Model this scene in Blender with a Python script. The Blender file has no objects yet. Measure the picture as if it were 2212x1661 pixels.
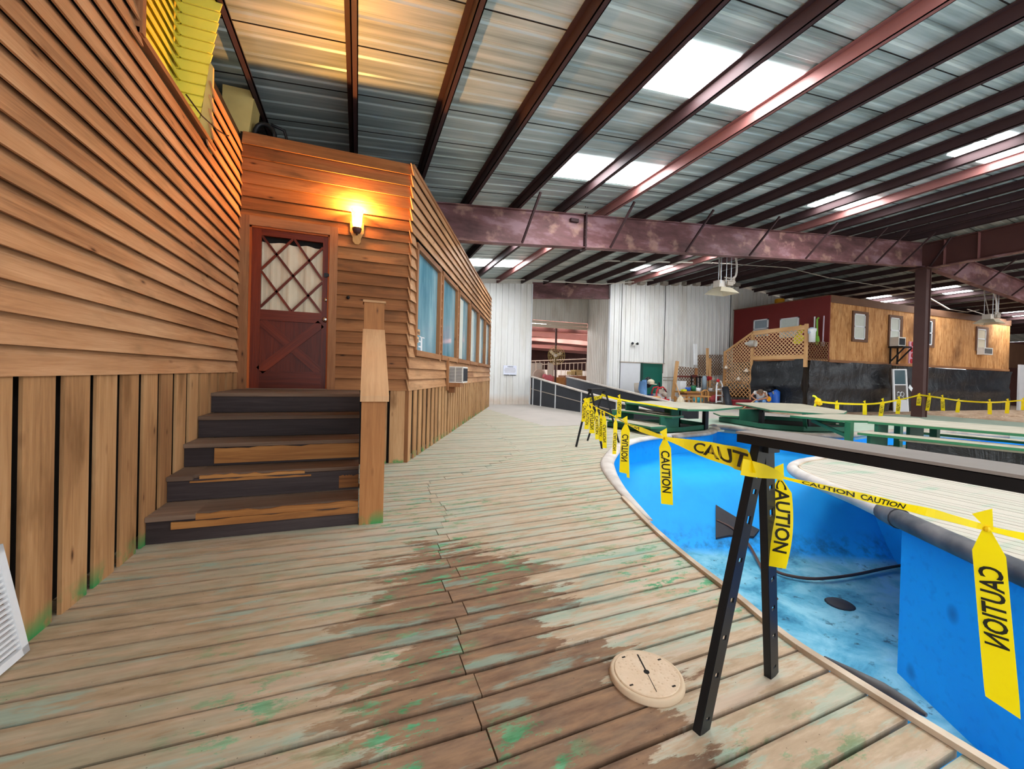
import bpy, math, random
from mathutils import Vector as V, Matrix
from mathutils.geometry import tessellate_polygon
random.seed(11)
sc = bpy.context.scene
COL = sc.collection
D2R = math.pi/180
# ------------------------------------------------------------------ camera
F, PX, PY, HC = 882.855, 1106.0, 814.719, 1.25
def _rot(yaw, pitch, roll):
    cy, sy, cp, sp, cr, sr = math.cos(yaw), math.sin(yaw), math.cos(pitch), math.sin(pitch), math.cos(roll), math.sin(roll)
    Rz = Matrix(((cy,-sy,0),(sy,cy,0),(0,0,1)))
    B = Matrix(((1,0,0),(0,0,-1),(0,1,0)))
    Rx = Matrix(((1,0,0),(0,cp,-sp),(0,sp,cp)))
    Rr = Matrix(((cr,-sr,0),(sr,cr,0),(0,0,1)))
    return Rr @ Rx @ B @ Rz
RM = _rot(0.36167899, 0.0076819581, 0.0255336501)
RT = RM.transposed()
CAM = V((0,0,HC))
def ray(x, y): return RT @ V(((x-PX)/F, (y-PY)/F, 1.0))
# surveying helpers: where the sight line through a picture point meets a real plane of the building
def atz(x, y, z=0.0):
    d = ray(x, y); return CAM + d*((z-HC)/d.z)
def atx(x, y, X):
    d = ray(x, y); return CAM + d*(X/d.x)
def aty(x, y, Y):
    d = ray(x, y); return CAM + d*(Y/d.y)
cd = bpy.data.cameras.new('camera'); co = bpy.data.objects.new('camera', cd); COL.objects.link(co)
r0, r1, r2 = RM[0], RM[1], RM[2]
co.matrix_world = Matrix(((r0[0],-r1[0],-r2[0],0),(r0[1],-r1[1],-r2[1],0),(r0[2],-r1[2],-r2[2],HC),(0,0,0,1)))
cd.sensor_fit = 'HORIZONTAL'; cd.sensor_width = 36.0; cd.lens = F/2212*36.0
cd.shift_y = (PY-830.5)/2212; cd.clip_start = 0.02; cd.clip_end = 300
sc.camera = co
# ------------------------------------------------------------------ materials
def lin(c):
    if isinstance(c, str):
        c = tuple(int(c[i:i+2], 16)/255 for i in (0, 2, 4))
    return tuple(((v/12.92) if v <= .04045 else ((v+.055)/1.055)**2.4) for v in c) + (1.0,)
class Mat:
    def __init__(s, name, rough=.7, metal=0.0, spec=.3):
        s.m = bpy.data.materials.new(name); s.m.use_nodes = True
        s.t = s.m.node_tree; s.b = s.t.nodes['Principled BSDF']
        s.b.inputs['Roughness'].default_value = rough; s.b.inputs['Metallic'].default_value = metal
        s.b.inputs['Specular IOR Level'].default_value = spec
        s.tc = s.t.nodes.new('ShaderNodeTexCoord')
    def nd(s, ty, **k):
        n = s.t.nodes.new(ty)
        for a, b in k.items(): setattr(n, a, b)
        return n
    def put(s, sock, v):
        if isinstance(v, bpy.types.NodeSocket): s.t.links.new(v, sock)
        elif isinstance(v, (tuple, str)) and sock.type == 'RGBA': sock.default_value = lin(v) if isinstance(v, str) else v
        else: sock.default_value = v
    def co(s, kind='Object', scale=(1,1,1), loc=(0,0,0), rot=(0,0,0)):
        n = s.nd('ShaderNodeMapping'); s.t.links.new(s.tc.outputs[kind], n.inputs['Vector'])
        n.inputs['Scale'].default_value = scale; n.inputs['Location'].default_value = loc; n.inputs['Rotation'].default_value = rot
        return n.outputs[0]
    def noise(s, vec, scale=1.0, detail=3.0, rough=.55, dist=0.0):
        n = s.nd('ShaderNodeTexNoise'); s.t.links.new(vec, n.inputs['Vector'])
        n.inputs['Scale'].default_value = scale; n.inputs['Detail'].default_value = detail
        n.inputs['Roughness'].default_value = rough; n.inputs['Distortion'].default_value = dist
        return n.outputs['Fac']
    def vor(s, vec, scale=1.0, rnd=1.0, feature='F1'):
        n = s.nd('ShaderNodeTexVoronoi', feature=feature); s.t.links.new(vec, n.inputs['Vector'])
        n.inputs['Scale'].default_value = scale; n.inputs['Randomness'].default_value = rnd
        return n.outputs['Distance']
    def ramp(s, fac, stops, interp='LINEAR'):
        n = s.nd('ShaderNodeValToRGB'); n.color_ramp.interpolation = interp
        s.put(n.inputs[0], fac); e = n.color_ramp.elements
        while len(e) < len(stops): e.new(.5)
        for q, (p, c) in zip(e, stops):
            q.position = p; q.color = lin(c) if isinstance(c, str) else (c, c, c, 1)
        return n.outputs[0]
    def step(s, fac, a, b): return s.ramp(fac, [(a, 0.0), (b, 1.0)])
    def mix(s, fac, a, b, mode='MIX'):
        n = s.nd('ShaderNodeMix', data_type='RGBA', blend_type=mode)
        s.put(n.inputs[0], fac); s.put(n.inputs[6], a); s.put(n.inputs[7], b)
        return n.outputs[2]
    def math(s, op, a, b=0.0):
        n = s.nd('ShaderNodeMath', operation=op); s.put(n.inputs[0], a); s.put(n.inputs[1], b); return n.outputs[0]
    def xyz(s, vec):
        n = s.nd('ShaderNodeSeparateXYZ'); s.t.links.new(vec, n.inputs[0]); return n.outputs
    def col(s, v): s.put(s.b.inputs['Base Color'], v); return s
    def bump(s, h, strength=.3, dist=.01):
        n = s.nd('ShaderNodeBump'); n.inputs['Strength'].default_value = strength; n.inputs['Distance'].default_value = dist
        s.put(n.inputs['Height'], h); s.t.links.new(n.outputs[0], s.b.inputs['Normal']); return s
def plain(name, c, rough=.6, metal=0.0, var=.12, scale=9.0, spec=.3, emit=0.0):
    """one colour with a little wear"""
    m = Mat(name, rough, metal, spec); l = lin(c)
    dk = tuple(v*(1-var) for v in l[:3])+(1,); lt = tuple(min(1, v*(1+var)) for v in l[:3])+(1,)
    m.col(m.mix(m.noise(m.co('Object'), scale, 4), dk, lt))
    if emit: m.b.inputs['Emission Color'].default_value = l; m.b.inputs['Emission Strength'].default_value = emit
    return m.m
def wood(name, dark, mid, light, knots=True, rough=.62, grain=1.0, stain=None, green=False):
    """boards: u runs along the grain, v across, in metres; every board has its own offset"""
    m = Mat(name, rough, 0, .25)
    uv = m.co('UV')
    tone = m.noise(m.co('UV', (.35, 1.2, 1)), 1.3, 2)
    g1 = m.noise(m.co('UV', (1.6*grain, 34*grain, 1)), 1.0, 6, .66, .8)
    g2 = m.noise(m.co('UV', (6*grain, 150*grain, 1)), 1.0, 2, .5)
    f = m.math('ADD', m.math('MULTIPLY', tone, .56), m.math('ADD', m.math('MULTIPLY', g1, .36), m.math('MULTIPLY', g2, .10)))
    c = m.ramp(f, [(.33, dark), (.50, mid), (.68, light)])
    if knots:
        kv = m.vor(m.co('UV', (2.3, 6.5, 1)), 1.0)
        c = m.mix(m.ramp(kv, [(.05, .85), (.13, .0)]), c, dark)
        c = m.mix(m.ramp(kv, [(.02, .9), (.07, .0)]), c, '2a170c')
    if stain:
        sn = m.noise(m.co('UV', (.9, 3.0, 1), (7, 3, 0)), 1.4, 4)
        c = m.mix(m.ramp(sn, [(.56, 0.0), (.70, .75)]), c, stain)
    if green:   # old deck paint brushed onto the foot of the boards
        z = m.xyz(m.co('Object'))[2]
        n = m.noise(m.co('Object'), 5.0, 4)
        k = m.math('MULTIPLY', m.ramp(z, [(.0, 1.0), (.13, 0.0)]), m.step(n, .50, .60))
        c = m.mix(k, c, '2f8a4c')
    m.col(c); m.bump(m.math('ADD', g1, m.math('MULTIPLY', g2, .4)), .25, .004)
    return m.m
M = {}
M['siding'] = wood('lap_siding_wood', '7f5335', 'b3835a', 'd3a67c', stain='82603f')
M['siding_shaded'] = wood('lap_siding_shaded_wood', '5f3b20', '875631', 'a57146', stain='5c3d24')  # darker copy of the siding, the end wall's shade put into its colours
M['skirt'] = wood('board_skirt_wood', '805636', 'b08357', 'cfa578', stain='74502f', green=True)
M['trimwood'] = wood('trim_wood', '6b4427', '936340', 'b08055')
M['postwood'] = wood('newel_wood', '7a4f2c', 'a06b3e', 'bd8653', green=True)
M['railwood'] = wood('rail_wood', 'a07850', 'b98f66', 'cfa67c', knots=False)
M['tread'] = wood('dirty_tread_wood', '4a3a30', '6a5546', '8a7260', knots=False, rough=.85)
M['riser'] = wood('dark_painted_riser', '241c1c', '342b2b', '4b4140', knots=False, rough=.6)
M['rawwood'] = wood('split_raw_wood', '5a351b', '9a6636', 'c28c50', knots=False, grain=.8)
M['doorwood'] = wood('stained_door_wood', '401206', '5e1f0c', '7e3014', knots=False, rough=.35)
M['newwood'] = wood('pine_lumber', 'a97a4a', 'c99a68', 'e2ba8a', knots=False)
M['ply'] = None
M['dark'] = plain('dark_recess', '1a1512', .9)  # near-black; shade inside gaps and hollows put into the colour
def deck_mat(name, island=False):
    m = Mat(name, .8, 0, .2)
    uv = m.co('UV'); ob = m.co('Object')
    X, Y, Z = m.xyz(ob)
    big = m.noise(m.co('UV', (.55, 2.0, 1)), 1.4, 4, .6)
    fine = m.noise(m.co('UV', (2.2, 9, 1), (3, 1, 0)), 2.2, 5, .65)
    sage = m.ramp(m.noise(m.co('UV', (.7, 4, 1), (9, 4, 0)), 1.4, 6, .65), [(.38, 'a3b5a2'), (.5, 'bdbfab'), (.6, 'cdb8a3')])
    tan = m.ramp(fine, [(.3, 'b39c80'), (.55, 'c4ad92'), (.7, 'd2bca2')])
    if island:
        c = m.mix(m.step(big, .5, .75), 'b9b1a3', 'aaac9b')
        tl = m.noise(m.co('Object', (.8, 3.5, 1)), 1.0, 3)
        c = m.mix(m.ramp(tl, [(.55, 0.0), (.72, .55)]), c, '6fa488')
    else:
        far = m.ramp(m.math('ADD', Y, m.math('MULTIPLY', X, .55)), [(.0, 0.0), (1, 1.0)])
        mr = m.nd('ShaderNodeMapRange'); m.put(mr.inputs[0], Y); mr.inputs[1].default_value = 2.2; mr.inputs[2].default_value = 7.0
        farf = mr.outputs[0]
        big2 = m.noise(m.co('UV', (1.0, 5.5, 1), (4, 2, 0)), 1.5, 7, .68)
        c = m.mix(m.step(big2, .47, .525), tan, sage)
        c = m.mix(m.math('MULTIPLY', farf, .75), c, m.mix(m.step(fine, .40, .62), 'b9bca9', 'c9bba8'))
        # the strip of bare, trodden wood along the seam
        d = m.math('ABSOLUTE', m.math('SUBTRACT', X, m.math('ADD', .55, m.math('MULTIPLY', m.math('SUBTRACT', big, .5), 1.6))))
        mr2 = m.nd('ShaderNodeMapRange'); m.put(mr2.inputs[0], d); mr2.inputs[1].default_value = .12; mr2.inputs[2].default_value = .80; mr2.inputs[3].default_value = 1; mr2.inputs[4].default_value = 0
        mr3 = m.nd('ShaderNodeMapRange'); m.put(mr3.inputs[0], Y); mr3.inputs[1].default_value = 2.3; mr3.inputs[2].default_value = 3.4; mr3.inputs[3].default_value = 1; mr3.inputs[4].default_value = 0
        wear = m.math('MULTIPLY', m.math('MULTIPLY', mr2.outputs[0], mr3.outputs[0]), 1.0)
        wearf = m.step(m.math('ADD', m.math('MULTIPLY', wear, .52), m.math('MULTIPLY', m.noise(m.co('UV', (1.5, 7, 1), (2, 8, 0)), 1.6, 8, .70), .95)), .70, .735)
        c = m.mix(m.math('MULTIPLY', wearf, .92), c, m.ramp(fine, [(.3, '6e5141'), (.5, '8a6a52'), (.7, 'a37d5c')]))
        # left foreground: dusty olive
        mr4 = m.nd('ShaderNodeMapRange'); m.put(mr4.inputs[0], X); mr4.inputs[1].default_value = .5; mr4.inputs[2].default_value = -.6
        mr5 = m.nd('ShaderNodeMapRange'); m.put(mr5.inputs[0], Y); mr5.inputs[1].default_value = 4.2; mr5.inputs[2].default_value = 2.6
        ol = m.math('MULTIPLY', m.math('MULTIPLY', mr4.outputs[0], mr5.outputs[0]), .72)
        c = m.mix(ol, c, m.ramp(fine, [(.3, '937d60'), (.55, 'ae9677'), (.72, 'bd9f83')]))
        # leftover green paint in flakes
        gn = m.noise(m.co('Object', (1.4, 3.4, 1)), 3.2, 8, .74)
        gz = m.noise(m.co('Object', (1, 1, 1), (4.2, 1.7, 0)), .75, 2)
        c = m.mix(m.math('MULTIPLY', m.math('MULTIPLY', m.step(gn, .535, .585), m.step(gz, .46, .58)), m.math('SUBTRACT', 1.0, m.math('MULTIPLY', farf, .9))), c, m.ramp(fine, [(.35, '3f8a58'), (.6, '6fb48a')]))
        tq = m.noise(m.co('UV', (.9, 4.0, 1), (11, 5, 0)), 1.3, 6, .65)
        c = m.mix(m.ramp(tq, [(.57, 0.0), (.63, .55)]), c, '8fb5a8')
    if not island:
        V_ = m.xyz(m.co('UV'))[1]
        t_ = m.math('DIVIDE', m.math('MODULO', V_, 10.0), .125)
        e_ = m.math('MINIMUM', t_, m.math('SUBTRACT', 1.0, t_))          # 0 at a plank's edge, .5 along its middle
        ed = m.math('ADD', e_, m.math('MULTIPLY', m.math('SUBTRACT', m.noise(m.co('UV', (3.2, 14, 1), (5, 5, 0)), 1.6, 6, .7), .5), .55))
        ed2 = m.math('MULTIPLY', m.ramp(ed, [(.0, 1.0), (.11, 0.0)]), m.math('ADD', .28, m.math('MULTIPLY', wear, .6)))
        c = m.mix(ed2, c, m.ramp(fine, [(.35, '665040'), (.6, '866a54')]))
    spk = m.vor(m.co('Object'), 26)
    c = m.mix(m.ramp(spk, [(.03, .8), (.07, 0.0)]), c, '4b3a2c')
    c = m.mix(m.math('MULTIPLY', m.noise(m.co('UV', (4, 60, 1)), 1, 3), .35), c, '8d7a63', 'MULTIPLY') if not island else c
    m.col(c); m.bump(fine, .25, .004)
    return m.m
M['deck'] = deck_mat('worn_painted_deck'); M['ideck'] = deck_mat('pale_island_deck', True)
def metal_wall(name, base, dirt):
    m = Mat(name, .45, 0, .4); ob = m.co('Object')
    Z = m.xyz(ob)[2]
    n = m.noise(m.co('Object', (.8, .8, .25)), 1.5, 4)
    c = m.mix(m.step(n, .5, .8), base, dirt)
    low = m.math('MULTIPLY', m.ramp(Z, [(.0, .9), (.35, 0.0)]), m.noise(ob, 2.5, 3))
    c = m.mix(low, c, 'c9a98a')
    m.col(c); return m.m
M['mwall'] = metal_wall('white_ribbed_metal', 'e2e1de', 'd0cbc2')
M['mwall_dusty'] = metal_wall('dusty_ribbed_metal', 'd2cdc4', 'a89a8a')
def roof_mat():
    m = Mat('galvanised_roof_underside', .42, .35, .5)
    a = m.noise(m.co('Object', (.13, 7, 1)), 1.0, 6, .7)
    b = m.noise(m.co('Object', (.5, 2.0, 1)), 1.0, 3)
    c = m.ramp(m.math('ADD', m.math('MULTIPLY', a, .6), m.math('MULTIPLY', b, .4)), [(.36, '76827f'), (.5, 'a9b6b2'), (.62, 'ccd4cf')])
    m.col(c); return m.m
M['roof'] = roof_mat()
def rust(name, a, b, c3, sc_=1.2):
    m = Mat(name, .55, .1, .4); ob = m.co('Object')
    n = m.noise(m.co('Object', (.5, 1, 1.6)), sc_, 6, .62)
    c = m.ramp(n, [(.34, a), (.52, b), (.60, c3)])
    p = m.noise(m.co('Object', (.8, 1, 1), (5, 2, 9)), 2.1, 5, .6)
    c = m.mix(m.ramp(p, [(.56, 0.0), (.66, .5)]), c, 'b08a78')
    m.col(c); m.bump(n, .15, .01); return m.m
M['beam'] = rust('red_oxide_beam', '482b2a', '6e4747', '88666b')
M['purlin'] = plain('red_oxide_purlin', '3e2a2b', .62, .1, .3, 1.5)
M['purlin_lit'] = plain('lit_oxide_purlin', '8a5a56', .5, .1, .25, 1.5)  # lit copy of the purlin colour, skylight glow painted in
M['steel_dark'] = plain('brown_steel_column', '4b302c', .5, .1, .2, 3)
M['black'] = plain('black_enamel', '1b1c1f', .42, .2, .25, 12)
M['blacktop'] = plain('dusty_black_steel', '8d8680', .75, .1, .2, 6)
def liner():
    m = Mat('blue_pool_liner', .5, 0, .3); ob = m.co('Object')
    n = m.noise(ob, 1.3, 4); n2 = m.noise(ob, 14, 3)
    c = m.mix(n, '0a8fe0', '17aef2'); c = m.mix(m.ramp(n2, [(.55, 0.0), (.75, .3)]), c, '0a6cc0')
    s = m.vor(m.co('Object', (1, 1, .7)), 1.1)
    c = m.mix(m.ramp(s, [(.03, .7), (.08, 0.0)]), c, '0c4f92')
    m.col(c); m.bump(n2, .12, .01); return m.m
M['liner'] = liner()
def poolfloor():
    m = Mat('silted_pool_floor', .6, 0, .3); ob = m.co('Object')
    X, Y, Z = m.xyz(ob)
    n = m.noise(ob, 2.2, 6, .65, .4); n2 = m.noise(m.co('Object', (1, 1, 1), (3, 3, 3)), 7, 5, .7)
    silt = m.ramp(n, [(.32, '2f7894'), (.46, '5fa9bf'), (.64, '92c9d3')])
    silt = m.mix(m.ramp(n2, [(.60, 0.0), (.68, .8)]), silt, '2b4550')
    low = m.ramp(m.math('ADD', m.math('ADD', Z, 1.5), m.math('MULTIPLY', m.math('SUBTRACT', n, .5), .12)), [(.02, 0.0), (.09, 1.0)])
    band = m.math('MULTIPLY', m.math('MULTIPLY', m.ramp(Z, [(0, 0.0), (1, 0.0)]), 0.0), n)
    blue = m.mix(n, '0f92e2', '22aef4')
    z5 = m.math('ADD', Z, 1.5)
    dirt = m.math('MULTIPLY', m.ramp(z5, [(.05, 0.0), (.10, 1.0), (.20, .8), (.38, 0.0)]), m.ramp(m.noise(m.co('Object', (2.5, 2.5, .6)), 2.2, 5, .7), [(.45, 0.0), (.7, .8)]))
    c = m.mix(low, silt, blue); c = m.mix(dirt, c, '1f4a63')
    m.col(c); m.bump(n2, .2, .01); return m.m
M['poolfloor'] = poolfloor()
def coping(name, a, b):
    m = Mat(name, .6, 0, .35); n = m.noise(m.co('Object'), 3.0, 5)
    m.col(m.mix(m.step(n, .35, .65), a, b)); return m.m
M['cop_light'] = coping('weathered_light_coping', 'b7aca2', 'd0c9c2'); M['cop_dark'] = coping('dark_rubber_coping', '3a3d44', '6d6a6a')
M['cop_tan'] = coping('dusty_tan_coping', '8f7f72', 'b3a597')
M['trimstrip'] = coping('pale_edge_strip', 'a58f78', 'd2c0aa')
M['green'] = plain('dark_green_paint', '1f5a45', .5, 0, .3, 4)
M['tabletop'] = coping('dusty_table_top', 'a59d88', 'b9b09d')
M['tableedge'] = plain('green_table_edge', '2f6e4a', .5, 0, .35, 3)
def tape_m():
    m = Mat('yellow_barricade_tape', .35, 0, .4); m.col(m.mix(m.noise(m.co('Object'), 8, 2), 'f2d300', 'ffe81e'))
    tr = m.nd('ShaderNodeBsdfTranslucent'); tr.inputs[0].default_value = lin('ffe000')
    mx = m.nd('ShaderNodeMixShader'); mx.inputs[0].default_value = .45
    m.t.links.new(m.b.outputs[0], mx.inputs[1]); m.t.links.new(tr.outputs[0], mx.inputs[2])
    m.t.links.new(mx.outputs[0], m.t.nodes['Material Output'].inputs[0]); return m.m
M['tape'] = tape_m(); M['ink'] = plain('black_ink', '1c1908', .6, 0, .05)
def ply():
    m = Mat('weathered_plywood', .75, 0, .2); 
    n = m.noise(m.co('Object', (2.6, 2.6, .45)), 2.6, 6, .7, 1.2); t = m.noise(m.co('Object', (.35, .35, .3)), 1.5, 4)
    c = m.ramp(n, [(.35, '9a6436'), (.5, 'c08a55'), (.65, 'd4a36e')])
    c = m.mix(m.ramp(t, [(.52, 0.0), (.68, .75)]), c, '6d4526')
    m.col(c); m.bump(n, .2, .01); return m.m
M['ply'] = ply()
M['fascia'] = plain('brown_fascia', '6a4a36', .7, 0, .3, 2)
M['red'] = plain('barn_red_paint', '6e1f1c', .6, 0, .18, 1.5)
def tarp():
    m = Mat('black_plastic_sheet', .33, 0, .5); 
    a = m.noise(m.co('Object', (.7, .7, .35)), 1.6, 4, .55, 1.5); b = m.noise(m.co('Object', (.5, .5, 1.1)), 4, 5, .65, 1.6)
    m.col(m.mix(a, '15181c', '262b31')); m.bump(m.math('ADD', a, m.math('MULTIPLY', b, .35)), .9, .10); return m.m
M['tarp'] = tarp()
M['blackpanel'] = plain('black_ramp_panel', '2c2f36', .45, 0, .3, 2)
M['white'] = plain('white_paint', 'dfe0e2', .5, 0, .08)
M['offwhite'] = plain('offwhite_plastic', 'd9d6cf', .5, 0, .1)
M['greydoor'] = plain('pale_grey_door', 'cfd0d3', .5, 0, .06, 3)
M['greendoor'] = plain('green_door_paint', '0b5a4c', .45, 0, .12, 3)
M['chrome'] = plain('chrome', 'c9c9c9', .2, 1.0, .05)
M['alum'] = plain('aluminium', 'bfc3c6', .4, .6, .12)
M['glass'] = None
def win_glass():
    m = Mat('dusty_window_glass', .08, 0, .6); ob = m.co('Object')
    Z = m.xyz(ob)[2]; n = m.noise(m.co('Object', (2.2, 2.2, .5)), 1.6, 5, .6)
    c = m.ramp(n, [(.35, '4f8193'), (.55, '6f9fae'), (.7, '93bac4')]); m.col(c); return m.m
M['wglass'] = win_glass(); M['paneglass'] = plain('dark_window_glass', '39444a', .1, 0, .2, 3, .6)
M['blind'] = plain('pale_window_blind', 'c8ccc2', .5, 0, .12, 6)
M['yellow_loft'] = plain('yellow_painted_boards', 'ecdf5c', .6, 0, .12, 3)
M['cream'] = plain('cream_board', 'bfa96a', .7, 0, .2, 5)
M['curtain'] = plain('cream_curtain', 'c9bda4', .8, 0, .12, 6)
M['concrete'] = plain('dusty_concrete', 'b3aaa2', .85, 0, .15, 1.4)
def dirt():
    m = Mat('straw_and_dirt', .95, 0, .1); n = m.noise(m.co('Object'), 3.0, 8, .7); n2 = m.noise(m.co('Object', (1, 4, 1)), 6.0, 6, .7)
    c = m.ramp(n, [(.35, '8a6f58'), (.5, 'b79a80'), (.65, 'd3bda6')]); c = m.mix(m.ramp(n2, [(.58, 0.0), (.66, .7)]), c, '5c4634'); m.col(c); m.bump(n, .5, .03); return m.m
M['dirt'] = dirt()
M['fardeck'] = plain('faded_green_decking', 'a5b3a2', .8, 0, .2, 1.2)
M['lid'] = None
def lid():
    m = Mat('sandy_plastic_lid', .7, 0, .3); v = m.vor(m.co('Object'), 55); n = m.noise(m.co('Object'), 20, 4)
    c = m.mix(n, 'c9ac8c', 'dfcab0'); c = m.mix(m.ramp(v, [(.15, .45), (.3, 0.0)]), c, 'a98663'); m.col(c); m.bump(v, .4, .004); return m.m
M['lid'] = lid()
M['lattice'] = plain('tan_lattice', 'dfb284', .7, 0, .2, 3); M['lattice_dk'] = plain('brown_lattice', '7a5636', .7, 0, .2, 3)
M['redp'] = plain('red_plastic', 'b3242c', .45, 0, .15); M['bluep'] = plain('blue_plastic', '1f57b0', .4, 0, .15)
M['greenp'] = plain('green_plastic', '1f6e45', .45, 0, .15); M['orange'] = plain('orange_sticker', 'e8a01a', .4, 0, .05)
M['yelp'] = plain('yellow_plastic', 'dfe024', .4, 0, .1); M['skin'] = plain('skin', 'b07a5c', .55, 0, .1)
M['denim'] = plain('blue_denim', '5f86b5', .8, 0, .2, 12); M['shirt'] = plain('white_cotton', 'd9d5d2', .85, 0, .06)
M['cap'] = plain('tan_cap', '6a5646', .8, 0, .2); M['hay'] = plain('hay', '8b7a54', .95, 0, .35, 14)
M['pipe'] = plain('cream_conduit', 'cfc6bb', .5, 0, .08); M['oak'] = wood('oak_furniture', '8a5a2c', 'b07d45', 'c99a5f', knots=False)
M['pink'] = plain('pink_oxide_steel', 'a9736b', .55, .1, .25, 1.0); M['maroon'] = plain('dark_maroon_steel', '55332f', .55, .1, .3, 1.0)
M['pinkp'] = plain('pink_board', 'd9a0b4', .6, 0, .1); M['lime'] = plain('lime_handle', '7cb342', .5, 0, .1)
M['jeansblue'] = plain('pale_blue_cloth', '8ea6c8', .8, 0, .2, 8); M['cardboard'] = plain('tan_cardboard', 'c49a6a', .8, 0, .15)
M['mat'] = plain('black_rubber_mat', '3a3638', .6, 0, .25, 6); M['strap'] = plain('brown_strap', '5b443c', .7, 0, .2, 6)
M['insul'] = plain('dusty_insulation', 'a3988c', .95, 0, .2, 3)
# ------------------------------------------------------------------ geometry helpers
class MB:
    def __init__(s): s.v, s.f, s.u, s.m = [], [], [], []
    def face(s, pts, uvs, mi=0):
        b = len(s.v); s.v += [V(p) for p in pts]; s.f.append(list(range(b, b+len(pts)))); s.u.append(uvs); s.m.append(mi)
    def hexa(s, P, mi=0, ua=None):
        """8 corners: 0-3 bottom loop, 4-7 top loop; grain along the longest edge"""
        P = [V(p) for p in P]
        e = [(P[1]-P[0]), (P[3]-P[0]), (P[4]-P[0])]
        k = ua if ua is not None else max(range(3), key=lambda i: e[i].length)
        if e[k].length < 1e-9: k = max(range(3), key=lambda i: e[i].length)
        ud = e[k].normalized(); ou, ov = random.random()*60, random.random()*60
        for q in ((0,3,2,1),(4,5,6,7),(0,1,5,4),(1,2,6,5),(2,3,7,6),(3,0,4,7)):
            pts = [P[i] for i in q]
            n = (pts[1]-pts[0]).cross(pts[2]-pts[0])
            if n.length < 1e-12: n = (pts[2]-pts[0]).cross(pts[3]-pts[0])
            vd = n.cross(ud); vd = vd.normalized() if vd.length > 1e-9 else e[(k+1)%3].normalized()
            if abs(n.normalized().dot(ud) if n.length > 0 else 0) > .9: vd = e[(k+1)%3].normalized(); ux = e[(k+2)%3].normalized()
            else: ux = ud
            s.face(pts, [((p-P[0]).dot(ux)+ou, (p-P[0]).dot(vd)+ov) for p in pts], mi)
    def obox(s, c, a, b, d, mi=0, ua=None):
        c, a, b, d = V(c), V(a), V(b), V(d)
        s.hexa([c-a-b-d, c+a-b-d, c+a+b-d, c-a+b-d, c-a-b+d, c+a-b+d, c+a+b+d, c-a+b+d], mi, ua)
    def box(s, x0, x1, y0, y1, z0, z1, mi=0, ua=None):
        s.hexa([(x0,y0,z0),(x1,y0,z0),(x1,y1,z0),(x0,y1,z0),(x0,y0,z1),(x1,y0,z1),(x1,y1,z1),(x0,y1,z1)], mi, ua)
    def beam(s, p, q, w, h, up=(0,0,1), mi=0):
        p, q = V(p), V(q); d = (q-p); L = d.length; d.normalize(); up = V(up)
        sd = d.cross(up)
        if sd.length < 1e-6: sd = d.cross(V((1,0,0)))
        sd.normalize(); up = sd.cross(d)
        s.obox((p+q)/2, d*L/2, sd*w/2, up*h/2, mi)
    def prism(s, poly, ext, mi=0, caps=True):
        poly = [V(p) for p in poly]; ext = V(ext); n = len(poly)
        ud = (poly[1]-poly[0]).normalized(); vd = ext.normalized().cross(ud).normalized()
        ou, ov = random.random()*60, random.random()*60
        f2 = lambda p: ((p-poly[0]).dot(ud)+ou, (p-poly[0]).dot(vd)+ov)
        if caps:
            for t in tessellate_polygon([poly]):
                a = [poly[i] for i in t]; nn = (a[1]-a[0]).cross(a[2]-a[0])
                if nn.dot(ext) > 0: a.reverse()
                s.face(a, [f2(p) for p in a], mi)
                b = [p+ext for p in reversed(a)]; s.face(b, [f2(p) for p in b], mi)
        L = 0
        for i in range(n):
            a, b = poly[i], poly[(i+1) % n]; l = (b-a).length
            s.face([a, b, b+ext, a+ext], [(L+ou, ov), (L+l+ou, ov), (L+l+ou, ov+ext.length), (L+ou, ov+ext.length)], mi); L += l
    def tube(s, pts, r, n=8, closed=False, mi=0, flat=None, cap=True):
        pts = [V(p) for p in pts]; N = len(pts); rs = r if isinstance(r, (list, tuple)) else [r]*N
        rings = []; prev = None
        for i, p in enumerate(pts):
            t = (pts[(i+1) % N]-pts[i-1]) if closed else (pts[min(i+1, N-1)]-pts[max(i-1, 0)])
            t.normalize()
            if prev is None:
                a = V((0,0,1)); a = V((1,0,0)) if abs(t.dot(a)) > .9 else a
            else: a = prev
            a = (a-t*a.dot(t)).normalized(); prev = a if flat is None else V((0,0,1)); b = t.cross(a)
            k = flat or 1.0
            rings.append([p+(a*math.cos(2*math.pi*j/n)*k+b*math.sin(2*math.pi*j/n))*rs[i] for j in range(n)])
        base = len(s.v)
        for rg in rings: s.v += rg
        L = 0
        for i in range(N if closed else N-1):
            k = (i+1) % N; l = (pts[k]-pts[i]).length
            for j in range(n):
                j2 = (j+1) % n
                s.f.append([base+i*n+j, base+i*n+j2, base+k*n+j2, base+k*n+j])
                s.u.append([(L, j/n), (L, (j+1)/n), (L+l, (j+1)/n), (L+l, j/n)]); s.m.append(mi)
            L += l
        if cap and not closed:
            s.f.append([base+j for j in range(n)]); s.u.append([(0,0)]*n); s.m.append(mi)
            s.f.append([base+(N-1)*n+j for j in reversed(range(n))]); s.u.append([(0,0)]*n); s.m.append(mi)
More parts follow.
